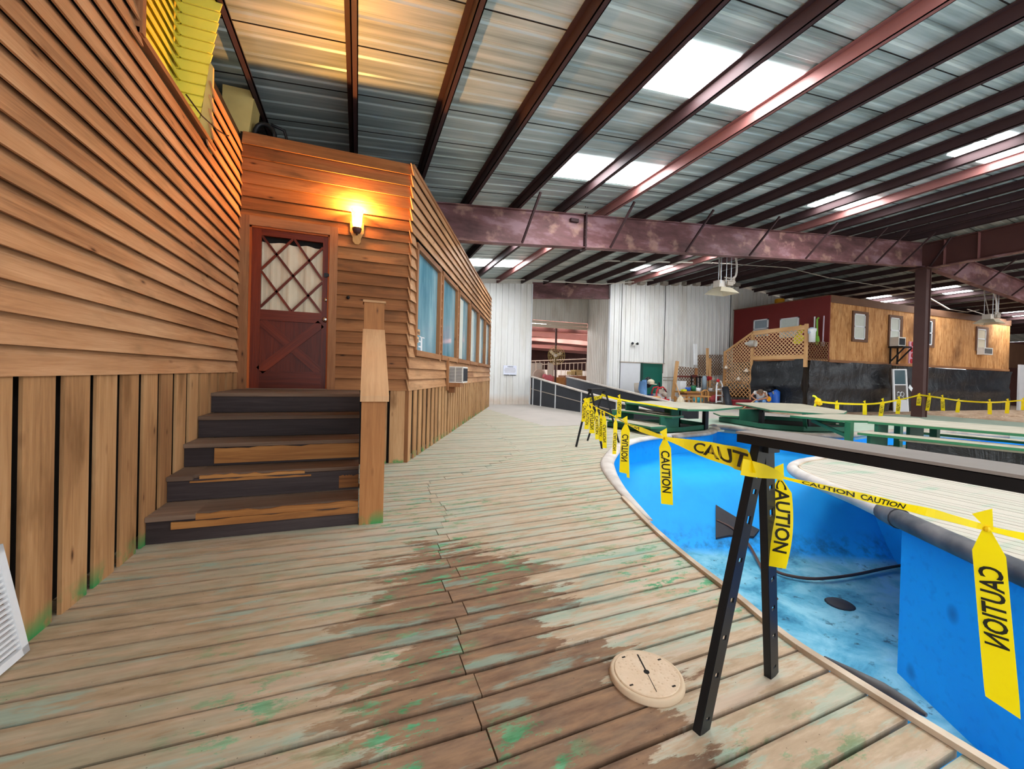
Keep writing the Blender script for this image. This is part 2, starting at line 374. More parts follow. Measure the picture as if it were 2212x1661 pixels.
    def lathe(s, prof, c, ax=(0,0,1), n=20, mi=0):
        """prof: (radius, height) pairs along ax from c"""
        ax = V(ax).normalized(); c = V(c)
        a = ax.cross(V((1,0,0))); a = ax.cross(V((0,1,0))) if a.length < .1 else a; a.normalize(); b = ax.cross(a)
        base = len(s.v)
        for r, h in prof:
            r = max(r, 1e-4)
            s.v += [c+ax*h+(a*math.cos(2*math.pi*j/n)+b*math.sin(2*math.pi*j/n))*r for j in range(n)]
        for i in range(len(prof)-1):
            for j in range(n):
                k = (j+1) % n
                s.f.append([base+i*n+j, base+i*n+k, base+(i+1)*n+k, base+(i+1)*n+j]); s.u.append([(j/n,i),((j+1)/n,i),((j+1)/n,i+1),(j/n,i+1)]); s.m.append(mi)
        s.f.append([base+j for j in reversed(range(n))]); s.u.append([(0,0)]*n); s.m.append(mi)
        s.f.append([base+(len(prof)-1)*n+j for j in range(n)]); s.u.append([(0,0)]*n); s.m.append(mi)
    def ball(s, c, r, n=12, mi=0, sq=(1,1,1)):
        c = V(c); h = n//2; base = len(s.v)
        for i in range(h+1):
            t = math.pi*i/h
            for j in range(n):
                p = 2*math.pi*j/n
                s.v.append(c+V((r*sq[0]*math.sin(t)*math.cos(p), r*sq[1]*math.sin(t)*math.sin(p), r*sq[2]*math.cos(t))))
        for i in range(h):
            for j in range(n):
                k = (j+1) % n
                s.f.append([base+i*n+j, base+(i+1)*n+j, base+(i+1)*n+k, base+i*n+k]); s.u.append([(0,0)]*4); s.m.append(mi)
    def build(s, name, mats, parent=None, smooth=False, label=None):
        off = V((0,0,0)); p = parent
        while p is not None: off = off+p.location; p = p.parent
        me = bpy.data.meshes.new(name)
        me.from_pydata([v-off for v in s.v], [], s.f)
        mats = mats if isinstance(mats, (list, tuple)) else [mats]
        for x in mats: me.materials.append(x)
        uvl = me.uv_layers.new(name='UVMap'); i = 0
        for u in s.u:
            for q in u: uvl.data[i].uv = q; i += 1
        for pl, mi in zip(me.polygons, s.m): pl.material_index = mi; pl.use_smooth = smooth
        me.update()
        o = bpy.data.objects.new(name, me); COL.objects.link(o)
        if parent is not None: o.parent = parent
        if label: o['label'] = label
        return o
def tag(o, label, cat, group=None, kind=None):
    o['label'] = label; o['category'] = cat
    if group: o['group'] = group
    if kind: o['kind'] = kind
    return o
def struct(o, label=None, cat=None, group=None):
    o['kind'] = 'structure'
    if label: o['label'] = label
    if cat: o['category'] = cat
    if group: o['group'] = group
    return o
def thing(name, label, cat, loc=(0,0,0), group=None):
    o = bpy.data.objects.new(name, None); COL.objects.link(o); o.location = V(loc); o.empty_display_size = .1
    return tag(o, label, cat, group)
def wp(o):
    off = V((0,0,0)); p = o
    while p is not None: off = off+p.location; p = p.parent
    return off
def copy_tree(o, parent=None):
    c = o.copy(); COL.objects.link(c); c.parent = parent
    for ch in list(o.children): copy_tree(ch, c)
    return c
def lerp(a, b, t): return a+(b-a)*t
def interp(x, xs, ys):
    if x <= xs[0]: return ys[0]
    for i in range(1, len(xs)):
        if x <= xs[i]: return lerp(ys[i-1], ys[i], (x-xs[i-1])/(xs[i]-xs[i-1]))
    return ys[-1]
_tx = {}
def text_geo(body):
    """outline of a word set in the built-in face, as points (height about 1) and faces"""
    if body not in _tx:
        cu = bpy.data.curves.new('word', 'FONT'); cu.body = body; cu.resolution_u = 3; cu.offset = .022
        o = bpy.data.objects.new('word', cu); COL.objects.link(o)
        dg = bpy.context.evaluated_depsgraph_get(); me = bpy.data.meshes.new_from_object(o.evaluated_get(dg))
        vs = [v.co.copy() for v in me.vertices]; fs = [list(p.vertices) for p in me.polygons]
        x0 = min(v.x for v in vs); x1 = max(v.x for v in vs); y0 = min(v.y for v in vs); y1 = max(v.y for v in vs)
        vs = [((v.x-x0)/(x1-x0), (v.y-y0)/(y1-y0)) for v in vs]
        _tx[body] = (vs, fs, (x1-x0)/(y1-y0))
        bpy.data.objects.remove(o); bpy.data.curves.remove(cu); bpy.data.meshes.remove(me)
    return _tx[body]
def lettering(name, body, fn, mat, parent, label=None):
    """fn maps (x, y) in the word's unit box to a place in the world"""
    vs, fs, asp = text_geo(body); b = MB()
    b.v = [V(fn(x, y)) for x, y in vs]; b.f = [list(f) for f in fs]; b.u = [[(0,0)]*len(f) for f in fs]; b.m = [0]*len(fs)
    return b.build(name, mat, parent, label=label)
class Wall:
    """a wall's own frame: s along it, z up, t out of its face"""
    def __init__(w, o, d, n): w.o, w.d, w.n = V(o), V(d).normalized(), V(n).normalized()
    def p(w, s, z, t=0.0): return w.o+w.d*s+w.n*t+V((0,0,z))
    def box(w, b, s0, s1, z0, z1, t0, t1, mi=0, ua=None):
        b.hexa([w.p(s0,z0,t0), w.p(s1,z0,t0), w.p(s1,z0,t1), w.p(s0,z0,t1), w.p(s0,z1,t0), w.p(s1,z1,t0), w.p(s1,z1,t1), w.p(s0,z1,t1)], mi, ua)
    def lap(w, b, s0, s1, zb, zt, mi=0, out=.042):
        h = .02
        b.hexa([w.p(s0,zb,out-.013), w.p(s1,zb,out-.013), w.p(s1,zb,out), w.p(s0,zb,out), w.p(s0,zt+h,-.012), w.p(s1,zt+h,-.012), w.p(s1,zt+h,.001), w.p(s0,zt+h,.001)], mi, 0)
    def rectprism(w, b, pts, t0, t1, mi=0):
        b.prism([w.p(s, z, t0) for s, z in pts], w.n*(t1-t0), mi)
# ------------------------------------------------------------------ left timber building
XL, YD, ZT = -1.375, 5.77, 4.08
WL = Wall((XL,0,0), (0,1,0), (1,0,0)); WD = Wall((0,YD,0), (1,0,0), (0,-1,0))
AR = 0.41956; CR = V((0.635, 5.755, 0)); DR = V((math.sin(AR), math.cos(AR), 0)); NR = V((math.cos(AR), -math.sin(AR), 0))
WR = Wall(CR, DR, NR); LR = 9.95
def skirt(w, b, s0, s1, z1, pitch, bw, t=.03, first=0.0):
    s = s0+first
    while s < s1:
        a = max(s, s0); e = min(s+bw*random.uniform(.97, 1.03), s1)
        if e-a > .03: w.box(b, a, e, 0.0, z1, t-.016, t+random.uniform(-.002, .003), 0, 2)
        s += pitch
wl = bpy.data.objects.new('wall_left', None); COL.objects.link(wl); struct(wl, 'tall brown lap-sided timber wall with a vertical board skirt along the near deck', 'wall')
b = MB(); YE = 5.79; SB = 1.187; EX = .132
k = 0
while SB+EX*k < 5.3:
    zb = SB+EX*k; zt = zb+EX; k += 1
    if zt <= 3.39: WL.lap(b, -.6, YE, zb, zt)
    else:
        WL.lap(b, -.6, 3.34, zb, zt)
        if zt <= ZT: WL.lap(b, 4.58 if zt < 3.55 else 4.72, YE, zb, zt)
b.build('lap_siding', M['siding'], wl)
b = MB(); skirt(WL, b, -.6, YE, SB+.01, .266, .205, .028, .07); b.build('board_skirt', M['skirt'], wl)
b = MB(); WL.box(b, -.6, YE+.1, SB, 3.37, -.09, -.013); WL.box(b, -.6, YE+.1, -.02, SB, -.2, -.10); WL.box(b, -.6, 3.33, 3.37, 5.4, -.09, -.013); WL.box(b, 4.84, YE+.1, 3.37, ZT, -.09, -.013); b.build('wall_core', M['dark'], wl)
b = MB(); WL.box(b, 3.30, 3.345, 3.36, 5.35, -.05, .05, 0, 2); WL.box(b, 3.30, 4.80, 3.355, 3.395, -.06, .035, 0, 0); b.build('opening_trim', M['trimwood'], wl)
# yellow loft seen through the opening above the wall
yl = bpy.data.objects.new('wall_loft', None); COL.objects.link(yl); struct(yl, 'yellow lap-boarded loft corner above the brown timber wall', 'wall')
XB = -1.66
WB_ = Wall((XB,0,0), (0,1,0), (1,0,0)); WE = Wall((0,4.76,0), (1,0,0), (0,-1,0))
b = MB()
for i in range(20):
    zb = 3.30+i*.105
    WB_.lap(b, 2.2, 4.76, zb, zb+.105, 0, .05)
b.box(XB-.03, XB-.014, 2.2, 4.78, 3.2, 5.5); b.build('loft_side_boards', M['yellow_loft'], yl)
b = MB()
for i in range(20):
    zb = 3.30+i*.105; xr = lambda z: -1.49+(z-3.40)*.14
    P = [WE.p(XB, zb, .02), WE.p(xr(zb), zb, .02), WE.p(xr(zb), zb, .035), WE.p(XB, zb, .035), WE.p(XB, zb+.115, -.008), WE.p(xr(zb+.115), zb+.115, -.008), WE.p(xr(zb+.115), zb+.115, .004), WE.p(XB, zb+.115, .004)]
    b.hexa(P, 0, 0)
b.build('loft_end_boards', M['yellow_loft'], yl)
b = MB(); b.prism([(-1.49,4.735,3.30),(-1.36,4.735,3.30),(-1.36,4.735,4.13),(-1.385,4.735,4.17)], (0,.04,0)); b.build('loft_post', M['cream'], yl)
b = MB(); b.tube([(-1.33,4.02,3.42),(-1.31,4.3,3.42),(-1.3,4.65,3.5),(-1.31,5.0,3.62),(-1.34,5.2,3.72)], .006, 6)
tag(b.build('slack_wire', M['black']), 'thin black wire drooping across the yellow loft opening', 'wire')
# wall with the door
wd = bpy.data.objects.new('wall_back', None); COL.objects.link(wd); struct(wd, 'brown lap-sided end wall holding the dark red door', 'wall')
b = MB(); DX0, DX1, DZ0, DZ1 = -1.25, -.365, .995, 2.965
k = 0; EXD = .1545
while .985+EXD*k < ZT-.05:
    zb = .985+EXD*k; zt = min(zb+EXD, ZT-.018); k += 1
    if zb < 3.07:
        WD.lap(b, -.27, .66, zb, zt)
        if zt > 3.08: WD.lap(b, XL+.03, -.27, 3.072, zt)
    else: WD.lap(b, XL+.03, .66, zb, zt)
b.build('lap_siding', M['siding_shaded'], wd)
b = MB(); skirt(WD, b, .18, .615, .99, .27, .205, .028, -.03); WD.box(b, .345, .385, 0, .99, 0, .03, 0, 2); b.build('board_skirt', M['skirt'], wd)
b = MB(); WD.box(b, XL, DX0-.02, 0, ZT, -.09, -.013); WD.box(b, DX1+.02, .63, 0, ZT, -.09, -.013); WD.box(b, DX0-.02, DX1+.02, DZ1, ZT, -.09, -.013); WD.box(b, XL, .63, 0, .97, -.2, -.08); b.build('wall_core', M['dark'], wd)
# door
d1 = bpy.data.objects.new('door_1', None); COL.objects.link(d1); d1.location = ((DX0+DX1)/2, YD, DZ0)
struct(d1, 'dark red timber door with a diamond-paned window and crossed lower panel', 'door')
b = MB(); WD.box(b, DX0-.105, DX0, DZ0-.02, DZ1+.11, -.05, .045, 0, 2); WD.box(b, DX1, DX1+.095, DZ0-.02, DZ1+.11, -.05, .045, 0, 2); WD.box(b, DX0, DX1, DZ1, DZ1+.11, -.05, .045, 0, 0)
b.build('door_casing', M['trimwood'], d1)
b = MB(); WD.box(b, DX0, DX0+.022, DZ0, DZ1, -.05, .02, 0, 2); WD.box(b, DX1-.018, DX1, DZ0, DZ1, -.05, .02, 0, 2); WD.box(b, DX0, DX1, DZ1-.02, DZ1, -.05, .02, 0, 0)
b.build('door_stop', wood('orange_stop', '8a3c14', 'a85020', 'c0632c', knots=False), d1)
GX0, GX1, GZ0, GZ1 = -1.128, -.445, 1.965, 2.868
b = MB()
for s0, s1, z0, z1 in ((DX0+.022, GX0, DZ0, DZ1-.02), (GX1, DX1-.018, DZ0, DZ1-.02)): WD.box(b, s0, s1, z0, z1, -.04, 0, 0, 2)
WD.box(b, GX0, GX1, GZ1, DZ1-.02, -.04, 0, 0, 0); WD.box(b, GX0, GX1, 1.835, GZ0, -.04, 0, 0, 0); WD.box(b, GX0, GX1, DZ0, 1.21, -.04, 0, 0, 0)
WD.box(b, GX0, GX1, 1.21, 1.835, -.045, -.022, 0, 2)
b.build('door_leaf', M['doorwood'], d1)
b = MB()
xa, xb, za, zb = GX0+.005, GX1-.005, 1.215, 1.83
b.obox(WD.p((xa+xb)/2, (za+zb)/2, -.012), (WD.p(xb, zb)-WD.p(xa, za))/2, WD.n*.012, V((-(zb-za), 0, (xb-xa))).normalized()*.052, 0, 0)
b.obox(WD.p((xa+xb)/2, (za+zb)/2, -.014), (WD.p(xb, za)-WD.p(xa, zb))/2, WD.n*.009, V(((zb-za), 0, (xb-xa))).normalized()*.052, 0, 0)
b.build('cross_panel', M['doorwood'], d1)
b = MB(); gw, gh = GX1-GX0, GZ1-GZ0
def seg(x0, z0, x1, z1):
    a, c = WD.p(GX0+gw*x0, GZ0+gh*z0, -.012), WD.p(GX0+gw*x1, GZ0+gh*z1, -.012); b.beam(a, c, .027, .022, (0,-1,0))
for q in ((0,1,1,0),(0,.52,.49,0),(.52,1,1,.47),(0,.03,1,.93),(0,.54,.5,1),(.5,0,1,.44)): seg(*q)
b.build('diamond_lattice', M['doorwood'], d1)
b = MB(); n = 40
for i in range(n):
    f = lambda k: V((GX0+gw*k/n, YD+.035+.008*math.sin(k*.55+1)+.006*math.sin(k*.31)+.002*math.sin(k*1.7), 0))
    p, q = f(i), f(i+1); b.face([p+V((0,0,GZ0-.02)), q+V((0,0,GZ0-.02)), q+V((0,0,GZ1-.07-.01*math.sin(i*.4))), p+V((0,0,GZ1-.07-.01*math.sin((i-1)*.4)))], [(0,0)]*4)
b.build('curtain', M['curtain'], d1, True)
b = MB(); WD.box(b, GX0-.02, GX1+.02, GZ0-.02, GZ1+.02, -.10, -.09); b.build('dark_room_behind', M['dark'], d1)
def knobset(nm, x, z, r, out):
    b = MB(); b.lathe([(r*1.3,0),(r*1.3,.008),(r*.5,.012),(r*.5,out*.5),(r,out*.7),(r*.9,out),(0.0,out+.003)], WD.p(x, z, 0), WD.n, 16); b.build(nm, M['chrome'], d1, True)
knobset('door_knob', -.404, 1.884, .026, .055); knobset('deadbolt', -.399, 2.139, .02, .02)
b = MB(); WD.box(b, -.425, -.375, 2.43, 2.48, 0, .02); WD.box(b, -.40, -.345, 2.44, 2.47, .02, .03); b.build('hasp', M['black'], d1)
b = MB(); WD.box(b, DX0, DX1, DZ0-.025, DZ0+.004, -.05, .05, 0, 0); b.build('threshold', M['tread'], d1)
# wall with the windows
wr = bpy.data.objects.new('wall_right', None); COL.objects.link(wr); struct(wr, 'brown lap-sided timber wall with a row of six windows', 'wall')
b = MB(); WZ0, WZ1 = 1.53, 3.06
wins = [(0.25+1.60*i, 1.70+1.60*i) for i in range(6)]
b = MB(); k = 0
while .985+EXD*k < ZT-.05:
    zb = .985+EXD*k; zt = min(zb+EXD, ZT-.018); k += 1
    if zb+.06 > WZ1 or zt-.06 < WZ0-.05:
        s = .0
        cuts = [0, random.uniform(2, 4), random.uniform(5, 7.5), LR]
        for a, e in zip(cuts, cuts[1:]): WR.lap(b, a+.002-(.03 if a == 0 else 0), e-.002, zb, zt)
    else:
        WR.lap(b, -.03, wins[0][0]-.02, zb, zt)
        for i in range(5): WR.lap(b, wins[i][1]+.02, wins[i+1][0]-.02, zb, zt)
        WR.lap(b, wins[5][1]+.02, LR, zb, zt)
b.build('lap_siding', M['siding'], wr)
b = MB(); skirt(WR, b, 0, LR, .99, .256, .16, .03, 0); b.build('board_skirt', M['skirt'], wr)
b = MB(); WR.box(b, 0, LR, .99, WZ0, -.1, -.013); WR.box(b, 0, LR, 0, .99, -.2, -.10); WR.box(b, 0, LR, WZ1, ZT, -.1, -.013)
for a, e in zip([0]+[w[1] for w in wins], [w[0] for w in wins]+[LR]): WR.box(b, a, e, WZ0, WZ1, -.1, -.013)
WR.box(b, LR-.02, LR, 0, ZT, -1.5, -.02); b.build('wall_core', M['dark'], wr)
b = MB(); WR.box(b, .03, LR, ZT-.03, ZT+.015, -.15, .03, 0, 0); b.build('top_plate', M['trimwood'], wr)
b = MB(); WR.box(b, -.012, .02, 0, 1.0, -.02, .035, 0, 2); b.build('corner_board', M['trimwood'], wr)
for i, (a, e) in enumerate(wins):
    w_ = bpy.data.objects.new('window_%d' % (i+1), None); COL.objects.link(w_); w_.location = WR.p((a+e)/2, WZ0, 0)
    struct(w_, ['nearest','second','third','fourth','fifth','farthest'][i]+' wood-framed window along the brown timber wall', 'window')
    b = MB(); t = .05
    WR.box(b, a-.03, e+.03, WZ0-.055, WZ0+.03, -.03, .065, 0, 0); WR.box(b, a-.03, e+.03, WZ1-.05, WZ1+.03, -.03, .05, 0, 0)
    WR.box(b, a-.03, a+.04, WZ0, WZ1, -.03, .05, 0, 2); WR.box(b, e-.07, e+.03, WZ0, WZ1, -.03, .05, 0, 2); b.build('window_frame', M['trimwood'], w_)
    b = MB(); WR.box(b, a+.04, e-.07, WZ0+.03, WZ1-.05, -.02, -.012); b.build('window_pane', M['wglass'], w_)
    if i >= 2:
        b = MB(); WR.box(b, a+.35, a+.75, WZ0+.05, WZ1-.1, -.0118, -.0095); b.build('pale_blind', M['blind'], w_)
    if i == 0:
        for j, wd_ in enumerate(('Business', 'Office')):
            s0, s1, z0, z1 = a+.06+.0*j, a+.36-.06*j, 1.80-.115*j, 1.885-.115*j
            b = MB(); WR.box(b, s0, s1, z0, z1, -.0115, -.008, 0, 0); pl_ = b.build('sign_board', M['newwood'], w_)
            lettering('lettering', wd_, lambda x, y: WR.p(lerp(s0+.015, s1-.015, x), lerp(z0+.012, z1-.012, y), -.0072), M['steel_dark'], pl_)
        b = MB(); WR.box(b, a+.42, a+.50, 1.57, 1.79, -.0118, -.009); WR.box(b, a+.34, a+.62, 1.775, 1.79, -.0118, -.009); WR.box(b, a+.30, a+.42, 1.70, 1.72, -.0118, -.009); WR.box(b, a+.30, a+.42, 1.62, 1.64, -.0118, -.009)
        b.build('white_paper_holder', M['white'], w_)
# wall-hung window air conditioner
s0 = 2.70
ac = thing('air_conditioner', 'white window air conditioner on a wooden bracket under the timber wall windows', 'air conditioner', WR.p(s0, 1.0, 0))
b = MB(); WR.box(b, s0-.27, s0+.27, 1.05, 1.37, .045, .34); b.build('housing', M['offwhite'], ac)
b = MB()
for j in range(10): WR.box(b, s0-.275, s0-.268, 1.08+.028*j, 1.092+.028*j, .07, .18); WR.box(b, s0-.275, s0-.268, 1.08+.028*j, 1.092+.028*j, .20, .32)
b.build('side_louver', M['mat'], ac)
b = MB()
for j in range(10): WR.box(b, s0-.24+.05*j, s0-.215+.05*j, 1.08, 1.34, .338, .346)
b.build('front_grille', M['blackpanel'], ac)
b = MB(); WR.box(b, s0-.34, s0+.0, .97, 1.05, .04, .30, 0, 0); WR.box(b, s0-.40, s0-.33, .90, 1.52, .035, .08, 0, 2); WR.box(b, s0-.2, s0-.12, .85, 1.0, .04, .16); b.build('bracket', M['trimwood'], ac)
# slatted white grille leaning at the foot of the left wall
g = thing('white_louver_grille', 'white slatted grille leaning against the board skirt beside the camera', 'grille', (-1.34, 2.1, 0))
ud = V((0,1,0)); vd = V((-.05, -.21, .97)).normalized(); o0 = V((-1.315, 2.365, .005)); 
b = MB(); L_, H_ = .75, .52
gp = lambda u, v, t=0: o0-ud*u+vd*v+V((1,0,.1))*t
for u0, u1, v0, v1 in ((0,.035,0,H_),(L_-.035,L_,0,H_),(0,L_,0,.035),(0,L_,H_-.035,H_)): b.hexa([gp(u0,v0),gp(u1,v0),gp(u1,v0,.02),gp(u0,v0,.02),gp(u0,v1),gp(u1,v1),gp(u1,v1,.02),gp(u0,v1,.02)])
b.build('grille_frame', M['white'], g)
b = MB()
for j in range(18):
    v0 = .05+.025*j; b.hexa([gp(.03,v0,.0),gp(L_-.03,v0,.0),gp(L_-.03,v0,.016),gp(.03,v0,.016),gp(.03,v0+.012,.0),gp(L_-.03,v0+.012,.0),gp(L_-.03,v0+.012,.016),gp(.03,v0+.012,.016)])
b.build('grille_louvers', M['white'], g)
# wall sconce
LX, LZ = -.045, 3.10
s_ = thing('wall_sconce', 'lit glass-shaded wall lamp on a wooden plaque beside the red door', 'lamp', WD.p(LX, LZ, 0))
b = MB(); WD.rectprism(b, [(LX-.085,LZ-.06),(LX-.05,LZ-.13),(LX-.05,LZ-.18),(LX-.02,LZ-.215),(LX+.02,LZ-.215),(LX+.05,LZ-.18),(LX+.05,LZ-.13),(LX+.085,LZ-.06),(LX+.085,LZ+.07),(LX-.085,LZ+.07)], .03, .06); b.build('wall_plaque', M['oak'], s_)
b = MB(); b.lathe([(.035,0),(.055,.03),(.06,.06),(.04,.075)], WD.p(LX, LZ-.06, .12)-V((0,0,.03)), (0,0,1), 20); b.tube([WD.p(LX, LZ-.09, .06), WD.p(LX, LZ-.10, .1), WD.p(LX, LZ-.08, .12)], .012, 8); b.build('lamp_holder', M['steel_dark'], s_, True)
gl = Mat('frosted_lamp_glass', .25, 0, .4); gl.col('ffe2b0'); gl.b.inputs['Transmission Weight'].default_value = .85; gl.b.inputs['Emission Color'].default_value = lin('ffd79a'); gl.b.inputs['Emission Strength'].default_value = .35
b = MB(); b.tube([WD.p(LX, LZ+z, .12) for z in (0,.03,.10,.16,.19,.205)], [.05,.06,.062,.068,.078,.084], 24, cap=False); b.build('lamp_shade', gl.m, s_, True)
bm = Mat('glowing_bulb', .5); bm.col('fff0d0'); bm.b.inputs['Emission Color'].default_value = lin('ffd9a0'); bm.b.inputs['Emission Strength'].default_value = 6
b = MB(); b.ball(WD.p(LX, LZ+.075, .12), .028, 14, sq=(1,1,1.35)); b.build('bulb', bm.m, s_, True)
la = bpy.data.lights.new('sconce_light', 'POINT'); la.energy = 95; la.color = (1.0, .43, .10); la.shadow_soft_size = .03
lo = bpy.data.objects.new('sconce_light', la); COL.objects.link(lo); lo.location = WD.p(LX, LZ+.225, .13)
b = MB(); b.lathe([(.022,0),(.022,.02),(.014,.03),(.014,.05)], WD.p(-.135, 2.187, .035), WD.n, 12); tag(b.build('hook_button', M['black'], None, True), 'small black knob on the siding between door and stair post', 'hook')
# boards and flue above the door wall
b = MB(); b.prism([(-1.69,6.25,4.86),(-1.33,6.25,4.86),(-1.42,6.25,4.05),(-1.69,6.25,4.05)], (0,.35,0)); tag(b.build('beige_duct_box', M['cream']), 'beige sheet box above the corner of the brown timber walls', 'box')
b = MB(); b.tube([(-1.22+.12*math.cos(a), 6.3, 4.32+.17*math.sin(a)) for a in [i*math.pi/8 for i in range(17)]], .03, 8, True); b.tube([(-1.15,6.3,4.5),(-1.0,6.35,4.48),(-.95,6.4,4.3),(-.9,6.4,4.1)], .02, 8); b.tube([(-1.22,6.32,4.06),(-1.22,6.7,4.06)], .12, 14); tag(b.build('black_flue_hose', M['black'], None, True), 'looped black hose lying on top of the door wall', 'hose')
# ------------------------------------------------------------------ stair
st = thing('wooden_staircase', 'worn five-step wooden staircase rising to the red door', 'stairs', (-.67, 4.4, 0))
ys = [3.50, 3.83, 4.15, 4.47, 4.80, YD]
for i in range(5):
    z = .198*(i+1)
    b = MB(); b.box(XL+.03, .03, ys[i]+.02, ys[i]+.05, z-.198+.004, z-.028, 0, 0); b.build('riser', M['riser'], st)
    b = MB(); y1 = ys[i+1]+.03 if i < 4 else YD-.05
    if i in (0, 1):   # front edge split away
        xs = -1.06 if i == 0 else -1.18; b.box(XL+.03, xs, ys[i], y1, z-.034, z, 0, 0); b.box(xs, .03, ys[i]+.045, y1, z-.034, z, 0, 0)
    else: b.box(XL+.03, .03, ys[i], y1, z-.034, z, 0, 0)
    b.build('tread', M['tread'], st)
def splinter(x0, x1, y, z0, z1, sd):
    b = MB(); rnd = random.Random(sd); n = 14; top = [(lerp(x1, x0, k/n), y, z1+rnd.uniform(-.012, .004)) for k in range(n+1)]
    b.prism([(x0, y, z0), (x1, y, z0)]+top, (0, .02, 0)); b.build('bare_wood_patch', M['rawwood'], st, label='bare splintered wood')
splinter(-1.06, .028, 3.515, .15, .196, 1); splinter(-1.20, .028, 3.505, .098, .15, 2)
splinter(-1.14, -.40, 3.845, .365, .392, 3); splinter(-1.20, -.35, 3.838, .34, .362, 4); splinter(-1.13, .028, 4.158, .42, .555, 5); splinter(-.13, .028, 3.842, .22, .33, 6)
b = MB(); b.box(XL+.03, .03, 4.92, YD-.1, .02, .93); b.build('stair_body', M['dark'], st)
h = thing('stair_handrail', 'square brown newel posts joined by a sloping flat handrail beside the stairs', 'handrail', (.13, 3.6, 0))
b = MB(); b.box(.036, .222, 3.49, 3.63, 0, 1.02, 0, 2); b.build('front_post', M['postwood'], h)
b = MB(); b.box(.052, .258, 4.62, 4.80, 0, 1.975, 0, 2); b.build('rear_post', M['postwood'], h)
b = MB(); b.box(.04, .27, 4.605, 4.815, 1.975, 1.998, 0, 0); b.build('post_cap', M['railwood'], h)
b = MB(); b.hexa([(.025,3.46,1.0),(.245,3.46,1.0),(.265,4.62,1.645),(.045,4.62,1.645),(.025,3.46,1.045),(.245,3.46,1.045),(.265,4.62,1.69),(.045,4.62,1.69)], 0, 1); b.build('sloping_rail', M['railwood'], h)
b = MB(); b.hexa([(.06,3.62,.1),(.2,3.62,.1),(.2,4.63,.9),(.06,4.63,.9),(.06,3.62,.98),(.2,3.62,.98),(.2,4.63,1.62),(.06,4.63,1.62)], 0, 1); b.build('side_panel', M['postwood'], h)
# ------------------------------------------------------------------ roof steel
YR = 21.5; SL = .0885; XRG = 20.3; YW = 17.9; YB = 9.2; GZ = -.17
zb = lambda x: 5.08+SL*(x-2.26) if x <= XRG else 5.08+SL*(XRG-2.26)-SL*(x-XRG)   # underside of the purlins
zs = lambda x: zb(x)+.215
YN, YF = -2.2, YW+.1  # roof stops short behind the camera, shaped so open sky lights the deck
cl = bpy.data.objects.new('ceiling', None); COL.objects.link(cl); struct(cl, 'ribbed galvanised metal roof sheets seen from below', 'roof')
def sheet(x0, x1, nm):
    b = MB(); y = YN; P = .305; YE_ = YR+.2
    prof = []
    while y < YE_:
        prof += [(y, 0), (y+P*.72, 0), (y+P*.80, .014), (y+P*.92, .014)]; y += P
    prof.append((y, 0))
    for (ya, za), (yc, zc) in zip(prof, prof[1:]):
        b.face([(x0,ya,zs(x0)+za),(x0,yc,zs(x0)+zc),(x1,yc,zs(x1)+zc),(x1,ya,zs(x1)+za)], [(0,0)]*4)
    return b.build(nm, M['roof'], cl)
sheet(-6.0, XRG, 'roof_slope'); sheet(XRG, 46.0, 'far_roof_slope')
b = MB()
yy = YN+.1
while yy < YF:
    for xa, xc in ((-6, XRG), (XRG, 46)): b.hexa([(xa,yy,zs(xa)-.006),(xc,yy,zs(xc)-.006),(xc,yy+.014,zs(xc)-.006),(xa,yy+.014,zs(xa)-.006),(xa,yy,zs(xa)+.002),(xc,yy,zs(xc)+.002),(xc,yy+.014,zs(xc)+.002),(xa,yy+.014,zs(xa)+.002)])
    yy += .915
b.build('sheet_lap', M['dark'], cl)
sky = Mat('bright_fibreglass_skylight', .5); sky.col('ffffff'); sky.b.inputs['Emission Color'].default_value = (.93, .97, 1, 1); sky.b.inputs['Emission Strength'].default_value = 11.0
def skylight(x0, x1, y0, y1, label):
    b = MB(); b.hexa([(x0,y0,zs(x0)-.014),(x1,y0,zs(x1)-.014),(x1,y1,zs(x1)-.014),(x0,y1,zs(x0)-.014),(x0,y0,zs(x0)-.004),(x1,y0,zs(x1)-.004),(x1,y1,zs(x1)-.004),(x0,y1,zs(x0)-.004)])
    struct(b.build('skylight', sky.m), label, 'skylight')
nm = ['behind', 'nearest the camera', 'over the deck', 'just past the steel rafter', 'close to the white end wall']
for j, (y0, y1) in enumerate(((1.15, 2.03), (4.02, 4.9), (6.87, 7.76), (11.75, 12.6), (14.6, 15.6))):
    skylight(3.7, 5.95, y0, y1, 'bright roof skylight of the near row, '+nm[j])
    skylight(11.55, 13.7, y0, y1, 'bright roof skylight of the pool row, '+nm[j])
for j, (y0, y1) in enumerate(((11.3, 12.3), (14.1, 15.1), (5.5, 6.4))):
    skylight(27.4, 29.9, y0, y1, 'narrow bright skylight in the far roof slope, number %s from the trailer' % ('one', 'two', 'three')[j]); skylight(35.0, 37.2, y0, y1, 'bright skylight at the far end of the building, number %s' % ('one', 'two', 'three')[j])
k = -4; nums = 'first second third fourth fifth sixth seventh eighth ninth tenth eleventh twelfth thirteenth fourteenth fifteenth sixteenth seventeenth eighteenth nineteenth twentieth'.split()
def purlin(x, y0, y1, mt, label):
    b = MB(); z = zb(x); h = .20
    b.box(x-.006, x+.006, y0, y1, z, z+h, 0, 1); b.box(x-.006, x+.07, y0, y1, z, z+.012, 0, 1); b.box(x-.07, x+.006, y0, y1, z+h-.012, z+h, 0, 1); b.box(x+.058, x+.07, y0, y1, z, z+.03, 0, 1)
    struct(b.build('roof_purlin', mt), label, 'purlin', 'roof purlins')
xs_ = [2.27+1.205*i for i in range(-5, 15)]
